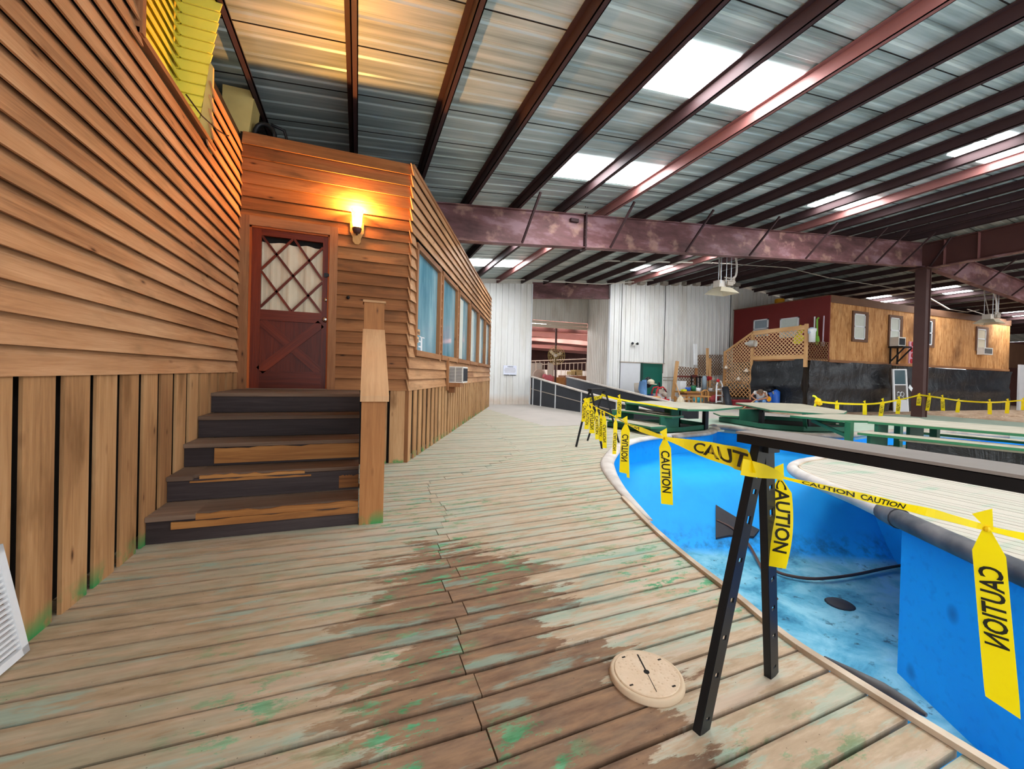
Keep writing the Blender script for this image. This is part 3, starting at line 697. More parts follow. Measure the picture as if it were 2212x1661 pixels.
for i, x in enumerate(xs_): purlin(x, YN, YF, M['purlin_lit'] if i in (8, 14) else M['purlin'], 'long dark red roof purlin of the main slope, %s from the timber building side' % nums[i])
for i in range(18): purlin(XRG+.6+1.205*i, YN, YF, M['purlin'], 'roof purlin of the far slope, %s beyond the ridge' % nums[i])
def rafter(xa, xb, za0, za1, ztop0, ztop1, label, mt):
    """tapered I-beam in the plane Y = YB"""
    t = thing('steel_rafter', label, 'beam', (xa, YB, za0)); t['kind'] = 'structure'
    b = MB(); b.prism([(xa,YB-.008,za0),(xb,YB-.008,za1),(xb,YB-.008,ztop1),(xa,YB-.008,ztop0)], (0,.016,0)); b.build('web', mt, t)
    b = MB(); b.hexa([(xa,YB-.11,za0-.016),(xb,YB-.11,za1-.016),(xb,YB+.11,za1-.016),(xa,YB+.11,za0-.016),(xa,YB-.11,za0),(xb,YB-.11,za1),(xb,YB+.11,za1),(xa,YB+.11,za0)]); b.build('bottom_flange', mt, t)
    b = MB(); b.hexa([(xa,YB-.11,ztop0-.014),(xb,YB-.11,ztop1-.014),(xb,YB+.11,ztop1-.014),(xa,YB+.11,ztop0-.014),(xa,YB-.11,ztop0),(xb,YB-.11,ztop1),(xb,YB+.11,ztop1),(xa,YB+.11,ztop0)]); b.build('top_flange', mt, t)
    return t
rt = lambda x: zb(x)-.003
bot = lambda x: 4.25+.0842*(x-2.03)
ra = rafter(-2.0, 20.2, bot(-2), bot(20.2), rt(-2), rt(20.2), 'deep mottled red steel rafter crossing from the timber building to the ridge column', M['beam'])
b = MB(); xj = 5.35; b.box(xj-.02, xj+.02, YB-.12, YB+.12, bot(xj)-.06, rt(xj)+.05, 0, 2)
for q in range(6):
    for sx in (-.03, .03): b.ball((xj+sx, YB-.1, bot(xj)+.05+q*.19), .014, 8)
b.build('splice_plate', M['purlin'], ra)
b = MB(); b.box(4.92, 5.14, YB-.10, YB-.008, bot(5)+.62, bot(5)+.70); b.build('bracket', M['purlin'], ra)
for i, (x0, z0, x1) in enumerate(((3.61,4.43,3.75),(6.08,4.65,6.46),(8.57,4.96,9.09),(11.02,5.15,11.76),(13.51,5.36,14.53),(15.97,5.58,17.26),(17.18,5.66,18.7),(18.7,5.78,20.0))):
    b = MB(); b.beam((x0, YB-.11, bot(x0)+.01), (x0+.05, YB-1.0, zb(x0)+.04), .045, .045); b.build('flange_brace', M['purlin'], ra)
rb = lambda x: 5.79-.0842*(x-20.3)
rc = rafter(20.5, 36.0, rb(20.5), rb(36), zb(20.5)-.003, zb(36)-.003, 'red steel rafter sloping down behind the ridge girder', M['beam'])
for x0 in (22.2, 24.4, 26.8, 29.5):
    b = MB(); b.beam((x0, YB-.11, rb(x0)+.01), (x0+.05, YB-1.0, zb(x0)+.04), .05, .05); b.build('flange_brace', M['purlin'], rc)
gd = thing('ridge_girder', 'heavy dark red girder with stiffener plates running along the ridge from the column', 'beam', (20.4, 4, 5.7)); gd['kind'] = 'structure'
b = MB(); b.box(20.39, 20.41, -2, YB+.2, 5.72, 6.67, 0, 1); b.build('web', M['maroon'], gd)
b = MB(); b.box(20.25, 20.55, -2, YB+.2, 5.69, 5.72, 0, 1); b.build('bottom_flange', M['beam'], gd)
b = MB(); b.box(20.25, 20.55, -2, YB+.2, 6.64, 6.67, 0, 1); b.build('top_flange', M['maroon'], gd)
for y in (8.6, 7.7, 6.2, 4.7): b = MB(); b.box(20.26, 20.54, y-.01, y+.01, 5.72, 6.64); b.build('stiffener', M['purlin_lit'], gd)
b = MB(); b.beam((20.3, 9.0, 5.75), (20.0, 8.3, 6.62), .05, .05); b.build('knee_brace', M['purlin'], gd)
cm = thing('ridge_column', 'dark brown steel column under the ridge with caution tape tied round it', 'column', (20.35, 9.2, 0)); cm['kind'] = 'structure'
b = MB(); b.box(20.17, 20.20, 9.03, 9.37, GZ, 5.69, 0, 2); b.box(20.48, 20.51, 9.03, 9.37, GZ, 5.69, 0, 2); b.box(20.2, 20.48, 9.06, 9.34, GZ, 5.69, 0, 2); b.build('shaft', M['steel_dark'], cm)
b = MB(); b.box(19.9, 20.75, 8.9, 9.5, 5.66, 5.69); b.build('cap_plate', M['steel_dark'], cm)
p = aty(1967, 838, 9.0); b = MB(); b.obox(p, (.10,0,-.07), (0,.002,0), (.04,0,.06)); b.build('white_label', M['white'], cm, label='torn white paper label')
# thin pipes and lines under the roof
def line(name, pts, r, mt, label, cat='pipe'):
    b = MB(); b.tube(pts, r, 6); return tag(b.build(name, mt, None, True), label, cat)
line('conduit_pipe', [aty(1040,604,17.4), aty(1150,604,17.4), aty(1260,612,17.4), aty(1300,614,17.4), aty(1430,604,17.4)], .025, M['pipe'], 'pale conduit running across the top of the white end wall')
line('conduit_pipe', [aty(1305,563,13.5), aty(1538,568,13.5)], .03, M['pipe'], 'pale straight conduit hung under the purlins beside the hanging heater')
line('cable', [aty(1538,568,12.0), aty(1700,578,12.2), aty(1790,600,12.4), aty(1980,630,12.6)], .018, M['insul'], 'grey cable sagging from the hanging heater towards the plywood trailer', 'cable')
line('conduit_pipe', [aty(1994,636,12.2), aty(2050,668,12.2)], .035, M['pipe'], 'short white pipe slanting onto the trailer roof behind the column')
line('cable', [aty(2050,668,12.4), aty(2090,674,12.4), aty(2212,648,12.4)], .018, M['pipe'], 'white cable looping above the trailer roof edge', 'cable')
line('conduit_pipe', [aty(2090,668,9.8), aty(2160,690,9.8)], .02, M['pipe'], 'thin white gas pipe reaching the heater over the plywood trailer')
# the outer walls that close the hall behind the timber building
b = MB(); b.box(-6.05, -6, YN, YW, GZ, zs(-6)); struct(b.build('wall_side', M['mwall_dusty']), 'ribbed side wall of the hall behind the timber building', 'wall')
b = MB(); b.box(-6, 3.2, YW, YW+.05, GZ, zs(3)); struct(b.build('wall_end_corner', M['mwall_dusty']), 'end wall of the hall behind the timber building', 'wall')
b = MB(); b.prism([(XL-.1,5.9,3.86),(.55,5.85,3.86),(4.5,14.7,3.86),(-5.9,14.7,3.86),(-5.9,-1,3.86),(-1.75,-1,3.86),(-1.75,5.9,3.86)], (0,0,.05)); struct(b.build('light_block_lid', M['dark']), 'unseen flat lid added over the timber building to block light', 'roof')  # unseen lid, added to keep the void behind the walls dark
# ------------------------------------------------------------------ white metal end wall, doorway and hall behind
def ribbed(o, d, n, s0, s1, z0f, z1f, name, mt, pitch=.305, parent=None):
    w = Wall(o, d, n); b = MB(); s = s0; prof = []
    while s < s1:
        prof += [(s, 0), (s+pitch*.4, 0), (s+pitch*.43, .008), (s+pitch*.47, 0), (s+pitch*.78, 0), (s+pitch*.82, .045), (s+pitch*.95, .045), (s+pitch*.99, 0)]; s += pitch
    prof = [(min(a, s1), t) for a, t in prof]
    for (a, t), (c, u) in zip(prof, prof[1:]):
        if c-a < 1e-6 and abs(t-u) < 1e-6: continue
        b.face([w.p(a,z0f(a),t), w.p(c,z0f(c),u), w.p(c,z1f(c),u), w.p(a,z1f(a),t)], [(0,0)]*4)
    return b.build(name, mt, parent)
we = bpy.data.objects.new('wall_end', None); COL.objects.link(we); struct(we, 'white ribbed metal end wall of the hall with a wide doorway', 'wall')
OX0, OX1 = 7.68, 12.06
f0 = lambda a: GZ
ribbed((0,YW,0), (1,0,0), (0,-1,0), 3.2, OX0, f0, lambda x: zb(x)+.0, 'left_panel', M['mwall'], parent=we)
ribbed((0,YW,0), (1,0,0), (0,-1,0), OX1, 12.75, f0, lambda x: zb(x)+.16, 'jamb_panel', M['mwall'], parent=we)
ribbed((0,YW,0), (1,0,0), (0,-1,0), 12.75, 15.55, lambda a: 2.05, lambda x: zb(x)+.16, 'over_door_panel', M['mwall'], parent=we)
ribbed((0,YW,0), (1,0,0), (0,-1,0), 15.55, XRG, f0, lambda x: zb(x)+.16, 'right_panel', M['mwall'], parent=we)
ribbed((0,YW,0), (1,0,0), (0,-1,0), XRG, 40, f0, lambda x: zb(x)+.1, 'dusty_panel', M['mwall_dusty'], parent=we)
b = MB(); b.hexa([(3.2,YW-.03,zb(3.2)),(40*0+OX0,YW-.03,zb(OX0)),(OX0,YW+.05,zb(OX0)),(3.2,YW+.05,zb(3.2)),(3.2,YW-.03,zs(3.2)),(OX0,YW-.03,zs(OX0)),(OX0,YW+.05,zs(OX0)),(3.2,YW+.05,zs(3.2))])
b.hexa([(OX1,YW-.03,zb(OX1)+.08),(XRG,YW-.03,zb(XRG)+.08),(XRG,YW+.05,zb(XRG)+.08),(OX1,YW+.05,zb(OX1)+.08),(OX1,YW-.03,zs(OX1)),(XRG,YW-.03,zs(XRG)),(XRG,YW+.05,zs(XRG)),(OX1,YW+.05,zs(OX1))]); b.build('eave_trim', M['mwall_dusty'], we)
b = MB()
for i in range(11):
    x = 12.9+1.205*i*.62
    b.box(x, x+.34, YW-.30, YW-.02, zb(x)+.02, zb(x)+.2)
b.build('insulation_block', M['insul'], we)
b = MB(); b.box(OX0-.02, OX0+.03, YW-.04, YW+.3, GZ, zb(OX0), 0, 2); b.box(OX1-.03, OX1+.02, YW-.04, YW+.1, GZ, zb(OX1)+.15, 0, 2); b.build('corner_trim', M['white'], we)
hd = thing('doorway_header', 'short dark red steel header beam over the hall doorway', 'beam', (9.9, YW, 5)); hd['kind'] = 'structure'
hz = lambda x: 4.90+.0842*(x-7.73); ht = lambda x: 5.64+.083*(x-7.73)
b = MB(); b.prism([(OX0,YW+.1,hz(OX0)),(OX1,YW+.1,hz(OX1)),(OX1,YW+.1,ht(OX1)),(OX0,YW+.1,ht(OX0))], (0,.02,0)); b.build('web', M['beam'], hd)
b = MB(); b.prism([(OX0,YW,hz(OX0)-.02),(OX1,YW,hz(OX1)-.02),(OX1,YW,hz(OX1)),(OX0,YW,hz(OX0))], (0,.22,0)); b.prism([(OX0,YW,ht(OX0)-.02),(OX1,YW,ht(OX1)-.02),(OX1,YW,ht(OX1)),(OX0,YW,ht(OX0))], (0,.22,0)); b.build('flange', M['beam'], hd)
# recess: side wall, upper panel, roller door
YR = 21.5
rw = bpy.data.objects.new('wall_recess', None); COL.objects.link(rw); struct(rw, 'dusty ribbed metal side wall and upper panel inside the doorway recess', 'wall')
pS0, pS1 = aty(1268, 760, YR), V((OX1, YW, 0))
dS = V((pS1.x-pS0.x, pS1.y-pS0.y, 0)); LS = dS.length
ribbed((pS0.x, pS0.y, 0), dS, (-dS.y, dS.x, 0) if True else None, 0, LS, lambda a: -.3, lambda a: 6.2, 'side_panel', M['mwall_dusty'], parent=rw)
zr = aty(1150, 690, YR).z; zr2 = aty(1262, 697, YR).z
ribbed((0,YR,0), (1,0,0), (0,-1,0), 6.5, pS0.x, lambda a: zr, lambda a: 6.25, 'upper_panel', M['mwall_dusty'], parent=rw)
rd = thing('roller_door', 'rolled-up cream sectional door at the top of the hall doorway', 'door', (11, YR, 4)); rd['kind'] = 'structure'
zc = aty(1150, 705, YR).z
for i in range(2): b = MB(); b.box(6.5, pS0.x, YR+.02, YR+.08, zc+(zr-zc)*i/2, zc+(zr-zc)*(i+1)/2-.015); b.build('door_section', M['cream'] if 0 else plain('cream_door_section_%d' % i, 'c9b7a4', .6), rd)
# the hall behind
hx0, hx1 = 6.0, 26.0
fl = MB(); fl.box(4, 46, YR, 60, GZ-.3, GZ-.02); struct(fl.build('floor_hall', M['dirt']), 'dusty floor of the hall behind the doorway', 'floor')
hr = MB(); hr.prism([(2,YR+.3,5.7),(40,YR+.3,5.9),(40,60,6.1),(2,60,5.9)], (0,0,.05)); struct(hr.build('ceiling_hall', M['maroon']), 'dark red roof of the hall behind', 'roof')
for i in range(10):
    y = 24+3.4*i; x0, x1 = 5.0+y*.10, 30+y*.3; t_ = thing('hall_rafter', 'dusty pink steel rafter of the back hall, %s behind the roller door' % nums[i], 'beam', (15, y, 5.5), 'back hall rafters'); t_['kind'] = 'structure'
    zl = (5.15, 4.75, 4.95, 4.6)[i % 4]; sl = (.35, -.5, .2, -.3)[i % 4]
    b = MB(); b.prism([(x0,y,zl-sl),(x1,y,zl+sl),(x1,y,zl+sl+.45),(x0,y,zl-sl+.5)], (0,.12,0)); b.build('web', M['pink'] if i % 2 else M['maroon'], t_)
    b = MB(); b.prism([(x0,y-.14,zl-sl-.03),(x1,y-.14,zl+sl-.03),(x1,y-.14,zl+sl),(x0,y-.14,zl-sl)], (0,.4,0)); b.build('flange', M['pink'], t_)
hl = Mat('hall_daylight_strip', .5); hl.col('ffffff'); hl.b.inputs['Emission Color'].default_value = (1, .95, .92, 1); hl.b.inputs['Emission Strength'].default_value = 22
for i in range(6):
    for j in range(5):
        x = 9.5+2.2*i+1.5*j; y = 26+4.6*j; b = MB(); b.box(x, x+1.3, y, y+.4, 5.42+.02*j, 5.48+.02*j)
        struct(b.build('hall_roof_light', hl.m), 'short bright roof light of the back hall', 'skylight', 'back hall roof lights')
def ribbox(nm, x0, x1, y, z0, z1, mt, label):
    o = ribbed((0,y,0), (1,0,0), (0,-1,0), x0, x1, lambda a: z0, lambda a: z1, nm, mt, .25); struct(o, label, 'wall')
ribbox('wall_hall', 6, 60, 46, -1, 1.9, M['mwall'], 'low white ribbed metal wall across the back hall')
ribbox('wall_hall_upper', 4, 70, 58, -1, 6.3, M['maroon'], 'dark end wall of the back hall')
pf = thing('pedestal_fan', 'round caged fan on a tall black pole in the back hall', 'fan', aty(1200, 850, 24))
q = aty(1200, 768, 24); r_ = (aty(1218,768,24)-aty(1182,768,24)).length/2
b = MB(); b.tube([aty(1199,850,24), aty(1203,708,24)+V((0,.1,.3))], .07, 8); b.build('pole', M['steel_dark'], pf)
b = MB()
for kk in (.35, .6, .8, 1.0): b.tube([q+V((r_*kk*math.cos(a), -.15+.12*(1-kk), r_*kk*math.sin(a))) for a in [i*math.pi/12 for i in range(24)]], .014, 5, True)
for i in range(16):
    a = i*math.pi/8; b.tube([q+V((0,-.05,0)), q+V((r_*math.cos(a),-.15,r_*math.sin(a)))], .008, 4)
b.build('fan_cage', M['cream'], pf)
b = MB(); b.ball(q+V((0,0,0)), .12, 10)
for i in range(3):
    a = i*2.09+.4; b.obox(q+V((.28*math.cos(a),.02,.28*math.sin(a))), V((math.cos(a),0,math.sin(a)))*.2, V((-math.sin(a)*.7,.3,math.cos(a)*.7))*.12, V((0,.004,0)))
b.build('fan_blades', M['offwhite'], pf)
def fence_panel(px0, px1, py0, py1, Y, mt, label):
    a, c = aty(px0, py1, Y), aty(px1, py0, Y); t_ = thing('pipe_fence_panel', label, 'fence', (a.x, Y, a.z))
    b = MB(); b.tube([(a.x,Y,a.z),(a.x,Y,c.z),(c.x,Y,c.z),(c.x,Y,a.z)], .04, 6); b.build('pipe_frame', mt, t_)
    b = MB(); b.box(a.x, c.x, Y+.02, Y+.03, a.z, c.z); b.build('mesh_panel', plain('grey_mesh', '8f8a84', .8), t_)
fence_panel(1147, 1157, 784, 815, 30, M['insul'], 'grey pipe fence panel next to the white jamb in the hall'); fence_panel(1158, 1171, 784, 815, 31, M['insul'], 'second grey fence panel in the hall doorway'); fence_panel(1183, 1196, 784, 813, 31, M['insul'], 'grey fence panel just left of the fan pole')
b = MB(); a, c = aty(1147, 788, 40), aty(1266, 783, 40)
for z in (0, .4): b.tube([(a.x,40,a.z+z),(c.x,40,c.z+z)], .05, 6)
for i in range(14): x = lerp(a.x, c.x, i/13); b.tube([(x,40,a.z-2),(x,40,a.z+.4)], .04, 6)
tag(b.build('stall_rail', M['insul']), 'pale pipe railing across the far stalls of the back hall', 'railing')
for j, (px, py, w_, h_) in enumerate(((1246, 808, 9, 6), (1246, 802, 9, 6), (1235, 806, 6, 8))):
    c = aty(px, py, 34); s = 34*1.0/883
    b = MB(); b.box(c.x-w_*s*1.1, c.x+w_*s*1.1, 33.6, 34.5, c.z-h_*s*.55, c.z+h_*s*.55); tag(b.build('hay_bale', M['hay']), ('lower brown hay bale of the two in the hall', 'upper brown hay bale of the two in the hall', 'loose dark hay bale left of the stacked pair')[j], 'hay bale')
c = aty(1242, 811.5, 34); b = MB(); b.box(c.x-1.4, c.x+1.2, 33.5, 34.7, GZ-.02, c.z); tag(b.build('hay_platform', M['fascia']), 'dark platform carrying the hay bales in the hall', 'platform')
c = aty(1211, 826, 24); b = MB(); b.box(c.x-.32, c.x+.32, 24, 24.6, -.3, aty(1211,815,24).z); tag(b.build('plywood_box', M['ply']), 'brown plywood box between the fan pole and the far ramp wall', 'box')
c = aty(1192, 822, 24); b = MB(); b.lathe([(.14,-.3),(.15,.3),(.15,aty(1192,812,24).z)], (c.x, 24, 0)); tag(b.build('red_barrel', plain('faded_red', 'b5665a')), 'faded red barrel behind the ramp wall', 'barrel')
c = aty(1166, 812, 23); b = MB()
for kk in (.5, 1): b.tube([c+V((.42*kk*math.cos(a), 0, .42*kk*math.sin(a))) for a in [i*math.pi/10 for i in range(20)]], .02, 5, True)
b.lathe([(.4,.0),(.42,.12),(.1,.2)], c+V((0,.05,0)), (0,1,0)); tag(b.build('drum_fan', plain('tan_fan', 'b5a092')), 'round tan drum fan sitting behind the black ramp wall', 'fan')
c = aty(1183, 815, 22.6); b = MB(); b.obox(c, (.28,0,-.1), (0,.15,0), (.04,0,.1)); b.ball(c+V((.16,0,.05)), .13, 10); b.box(c.x-.15, c.x+.2, 22.5, 22.7, GZ-.02, c.z); tag(b.build('red_machine', plain('pink_red', 'c0606a')), 'red and white motor unit on the ramp top', 'machine')
# notice on the white wall
n_ = thing('wall_notice', 'white printed notice board screwed to the white metal wall', 'sign', (6.66, YW-.05, 1.43)); q0, q1 = aty(1087, 809, YW-.05), aty(1116, 790, YW-.05)
b = MB(); b.box(q0.x, q1.x, YW-.06, YW-.045, q0.z, q1.z); b.build('notice_panel', plain('notice_white', 'dfe2f0', .4), n_)
lettering('lettering', 'WARNING', lambda x, y: (lerp(q0.x, q1.x, lerp(.30, .74, x)), YW-.062, lerp(q0.z, q1.z, .80+.14*y)), M['blackpanel'], n_)
for j, (xa, xc, za) in enumerate(((.12,.88,.69),(.08,.92,.58),(.06,.94,.47),(.08,.92,.36),(.10,.90,.25))):
    b = MB(); b.box(lerp(q0.x,q1.x,xa), lerp(q0.x,q1.x,xc), YW-.062, YW-.06, lerp(q0.z,q1.z,za), lerp(q0.z,q1.z,za+.035)); b.build('printed_line', M['insul'], n_)
b = MB(); b.box(q0.x+.04, q0.x+.3, YW-.065, YW-.045, q0.z-.03, q0.z); b.box(q1.x-.32, q1.x-.04, YW-.065, YW-.045, q0.z-.03, q0.z); b.build('notice_clip', M['blackpanel'], n_)
# green door, sliding door, twin spot lamp
g1 = bpy.data.objects.new('door_2', None); COL.objects.link(g1); g1.location = (14.1, YW, 0); struct(g1, 'pale sliding door half covering a dark green doorway in the white wall', 'door')
b = MB(); b.box(14.05, 15.55, YW+.05, YW+.09, GZ, 2.05); b.build('green_panel', M['greendoor'], g1, label='dark green door panel')
b = MB(); b.box(12.75, 14.0, YW-.06, YW-.02, GZ, 1.99, 0, 2); b.build('sliding_leaf', M['greydoor'], g1, label='pale grey sliding leaf')
b = MB(); b.box(14.0, 14.16, YW-.08, YW+.02, GZ, 2.03); b.build('dark_edge', plain('dark_green_edge', '173d36'), g1)
b = MB(); b.box(12.7, 15.6, YW-.08, YW-.03, 2.0, 2.05); b.build('door_track', M['insul'], g1)
c = aty(1369, 744, YW-.1); e_ = thing('twin_spot_lamp', 'small twin-headed emergency lamp on the white wall above the green door', 'lamp', c)
b = MB(); b.box(c.x-.1, c.x+.1, YW-.12, YW, c.z-.06, c.z+.08); b.build('housing', M['offwhite'], e_)
for sx in (-.13, .14): b = MB(); b.lathe([(.03,0),(.07,.1),(.0701,.12)], (c.x+sx, YW-.1, c.z+.03), (sx*2,-1,.1), 12); b.build('lamp_head', M['black'], e_)
# ------------------------------------------------------------------ ground, deck, pool
b = MB(); b.box(-8, 46, -6, YR, GZ-.2, GZ); gr = b.build('ground', M['concrete'])
# cut the slab away under the pool by building it as four slabs
bpy.data.objects.remove(gr)
g0 = bpy.data.objects.new('floor_ground', None); COL.objects.link(g0); struct(g0, 'dusty concrete and dirt ground around the pool decks', 'floor')
b = MB(); b.box(-8, 17, 9.6, YR, GZ-.3, GZ); b.build('concrete', M['concrete'], g0)
b = MB(); b.box(17, 46, 9.9, YR, GZ-.3, GZ+.02); b.box(22, 46, -6, 9.9, GZ-.3, GZ-.02); b.build('dirt', M['dirt'], g0)
EDGE = [(-6,1.98),(.6,1.98),(1.08,1.97),(1.36,1.98),(1.71,2.07),(2.14,2.16),(2.66,2.30),(3.19,2.48),(3.85,2.73),(4.54,3.06),(5.03,3.35),(5.46,3.70),(6.0,4.20),(6.42,4.70),(6.78,5.3),(7.05,6.1),(7.25,6.95),(7.44,7.75)]
ey, ex = [e[0] for e in EDGE], [e[1] for e in EDGE]
def xedge(y):
    if y <= 7.44: return interp(y, ey, ex)
    if y < 9.0: return 8.55
    return 4.30
def xleft(y): return XL-.25 if y < 5.8 else .36+(y-5.755)*math.tan(AR)
kf = lambda y: interp(y, [0,2.5,3.7,5.4,7.0], [.03,.045,.09,.19,.10])
xs0 = lambda y: interp(y, [-2,1.32,2.1,3.66,4.56,5.38,6.14,8.7,14], [.33,.40,.52,.73,.76,1.96,2.47,2.95,3.2])
dk = bpy.data.objects.new('floor', None); COL.objects.link(dk); struct(dk, 'worn timber plank deck with faded green and tan paint', 'floor')
bl, br = MB(), MB(); y = -1.2; PW = .1345
def plank(b, pts, th):
    ou, ov = random.random()*60, random.randint(1, 60)*10; P = [V(p) for p in pts]; dz = random.uniform(-.003, .003)
    top = [p+V((0,0,dz)) for p in P]; lo = [p-V((0,0,th)) for p in P]; q = [(p.x+ou, ov+(.001 if i < 2 else .124)) for i, p in enumerate(P)]
    b.face(top, q)
    for i in range(4):
        j = (i+1) % 4; b.face([lo[i], lo[j], top[j], top[i]], [q[i], q[j], q[j], q[i]])
while y < 13.9:
    gap = random.uniform(.010, .019); y0, y1 = y+gap, y+PW; xs = xs0(y)+random.choice((-.05,-.02,.0,.03,.05)); ym = (y0+y1)/2
    xl0, xl1 = xleft(y0), xleft(y1)
    xe = xedge(ym)
    if ym > 9.0 or xs > xe-.2:
        plank(bl, [(xl0,y0,0),(min(xs,4.3),y0,0),(min(xs,4.3),y1,0),(xl1,y1,0)], .035)
        if ym > 9.0 and xs < 4.2: plank(bl, [(xs+.005,y0,0),(4.3,y0,0),(4.3,y1,0),(xs+.005,y1,0)], .035)
        y += PW; continue
    cuts = []
    plank(bl, [(xl0,y0,0),(xs,y0,0),(xs,y1,0),(xl1,y1,0)], .035)
    k_ = kf(ym)
    def right(yy):
        lo, hi = xs, 9.5
        fe = lambda x: x-xedge(yy+kf(yy)*(x-xs0(yy)))
        for _ in range(40):
            m_ = (lo+hi)/2
            if fe(m_) < 0: lo = m_
            else: hi = m_
        x = lo; return (x-.012, yy+kf(yy)*(x-xs0(yy)), 0)
    ra0, ra1 = right(y0), right(y1)
    ya0, ya1 = y0+kf(y0)*(xs+.005-xs0(y0)), y1+kf(y1)*(xs+.005-xs0(y1))
    if random.random() < .4 and ra0[0]-xs > 2.2:
        f_ = random.uniform(.35, .7); m0 = V((xs,ya0,0)).lerp(V(ra0), f_); m1 = V((xs,ya1,0)).lerp(V(ra1), f_)
        plank(br, [(xs+.005,ya0,0), m0, m1, (xs+.005,ya1,0)], .035); m0 = m0+V((.006,0,0)); m1 = m1+V((.006,0,0)); plank(br, [m0, ra0, ra1, m1], .035)
    else: plank(br, [(xs+.005,ya0,0), ra0, ra1, (xs+.005,ya1,0)], .035)
    y += PW
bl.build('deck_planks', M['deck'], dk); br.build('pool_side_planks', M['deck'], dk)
b = MB(); out = [(xleft(yy), yy, -.045) for yy in (-1.2, 5.7)]+[(xleft(6), 6, -.045), (xleft(13.9), 13.9, -.045), (4.3,13.9,-.045),(4.3,9,-.045),(8.3,9,-.045),(8.2,7.75,-.045),(7.3,7.5,-.045)]+[(x-.12, yy, -.045) for yy, x in reversed(EDGE[:-2]) if yy > -2]+[(1.86,-1.2,-.045)]
b.prism(out, (0,0,-.10)); b.build('deck_gap_backing', M['dark'], dk)  # solid near-black slab under the planks, painting the gaps as shade
# far bank (painted decking beyond the channel)
BANK = [(8.6,8.0),(8.95,8.35),(9.25,7.75),(9.5,6.9),(10.0,6.45),(10.9,6.3),(12.5,6.55),(14.4,6.4),(15.4,5.2),(15.9,3.5),(16.0,-3)]
b = MB(); b.prism([(x, y_, 0) for x, y_ in BANK]+[(22.0,-3,0),(22.0,9.9,0),(8.3,9.9,0),(8.3,9.05,0),(8.5,9.0,0)], (0,0,-.15)); struct(b.build('floor_bank', M['fardeck']), 'faded green far bank decking beyond the pool channel', 'floor')
# pool shell
ps = bpy.data.objects.new('pool_shell', None); COL.objects.link(ps); struct(ps, 'empty bright blue winding pool basin', 'pool')
def smooth_poly(pts, n=4):
    r = []
    for i in range(len(pts)-1):
        p0, p1, p2, p3 = [V((*pts[max(0, min(len(pts)-1, j))], 0)) for j in (i-1, i, i+1, i+2)]
        for k in range(n):
            t = k/n; r.append(.5*((2*p1)+(p2-p0)*t+(2*p0-5*p1+4*p2-p3)*t*t+(3*p1-p0-3*p2+p3)*t*t*t))
    r.append(V((*pts[-1], 0))); return r
rim = smooth_poly([(x, yy) for yy, x in EDGE[1:]]+BANK, 4)
rim = [V((1.98,-4,0))]+rim
b = MB()
for p, q in zip(rim, rim[1:]): b.face([p+V((0,0,-1.9)), q+V((0,0,-1.9)), q+V((0,0,-.02)), p+V((0,0,-.02))], [(0,0)]*4)
b.build('rim_wall', M['liner'], ps, True)
ISL = [(3.62,-3.0),(3.70,-.6),(3.88,.35),(4.12,.98),(4.46,1.62),(4.85,2.29),(5.21,2.87),(5.47,3.41),(5.74,3.84),(6.02,4.12),(6.5,4.32),(7.34,4.50),(8.4,5.08),(9.3,5.22),(10.2,5.05),(12,4.65),(13.9,3.6),(14.4,1),(14.3,-3)]
isl = smooth_poly(ISL, 4)
iw = smooth_poly(ISL[:6], 4)+[V((7.6,3.55,0)), V((8.4,4.6,0))]+smooth_poly(ISL[13:], 2)
b = MB()
for p, q in zip(iw, iw[1:]): b.face([p+V((0,0,-1.9)), q+V((0,0,-1.9)), q+V((0,0,-.06)), p+V((0,0,-.06))], [(0,0)]*4)
b.build('island_wall', M['liner'], ps, False)
def fz(x, y):
    # signed distance beyond the foot of the slope that climbs towards the far channel
    a, c = V((5.0,4.75)), V((7.4,3.62)); d = (c-a).normalized(); nrm = V((-d.y, d.x)); s = (V((x, y))-a).dot(nrm)
    t = max(0, min(1, s/1.5)); t = t*t*(3-2*t)
    return -1.5+1.05*t+.02*math.sin(x*2.1)*math.cos(y*1.7)
b = MB(); nx, ny = 96, 84; X0, X1, Y0, Y1 = 1.7, 16.2, -3.2, 9.2
vid = {}
for i in range(nx+1):
    for j in range(ny+1):
        x, y_ = lerp(X0, X1, i/nx), lerp(Y0, Y1, j/ny); vid[i, j] = len(b.v); b.v.append(V((x, y_, fz(x, y_))))
for i in range(nx):
    for j in range(ny): b.f.append([vid[i,j], vid[i+1,j], vid[i+1,j+1], vid[i,j+1]]); b.u.append([(0,0)]*4); b.m.append(0)
b.build('pool_bottom', M['poolfloor'], ps, True)
# copings and edge strips
def offset(path, d):
    r = []
    for i, p in enumerate(path):
        t = (path[min(i+1, len(path)-1)]-path[max(i-1, 0)]).normalized(); r.append(p+V((t.y, -t.x, 0))*d)
    return r
near = [p for p in rim if p.y < 3.6 and p.x < 3 and p.y > -1.6]; far_ = [p for p in rim if (p.y >= 2.9 and p.x < 8.0 and p.y < 7.6)]
b = MB(); pth = offset(near, -.012)
for p, q in zip(pth, pth[1:]):
    b.beam(p+V((0,0,.012)), q+V((0,0,.012)), .038, .022)
tag(b.build('pool_edge_strip', M['trimstrip']), 'thin pale edging strip along the near curve of the deck', 'edging')
b = MB(); pth = offset(far_, .05); b.tube([p+V((0,0,.0)) for p in pth], [min(.1, .02+.007*i) for i in range(len(pth))], 10, flat=.45); tag(b.build('pool_coping', M['cop_light'], None, True), 'pale grey rounded coping on the far bend of the near deck', 'coping')
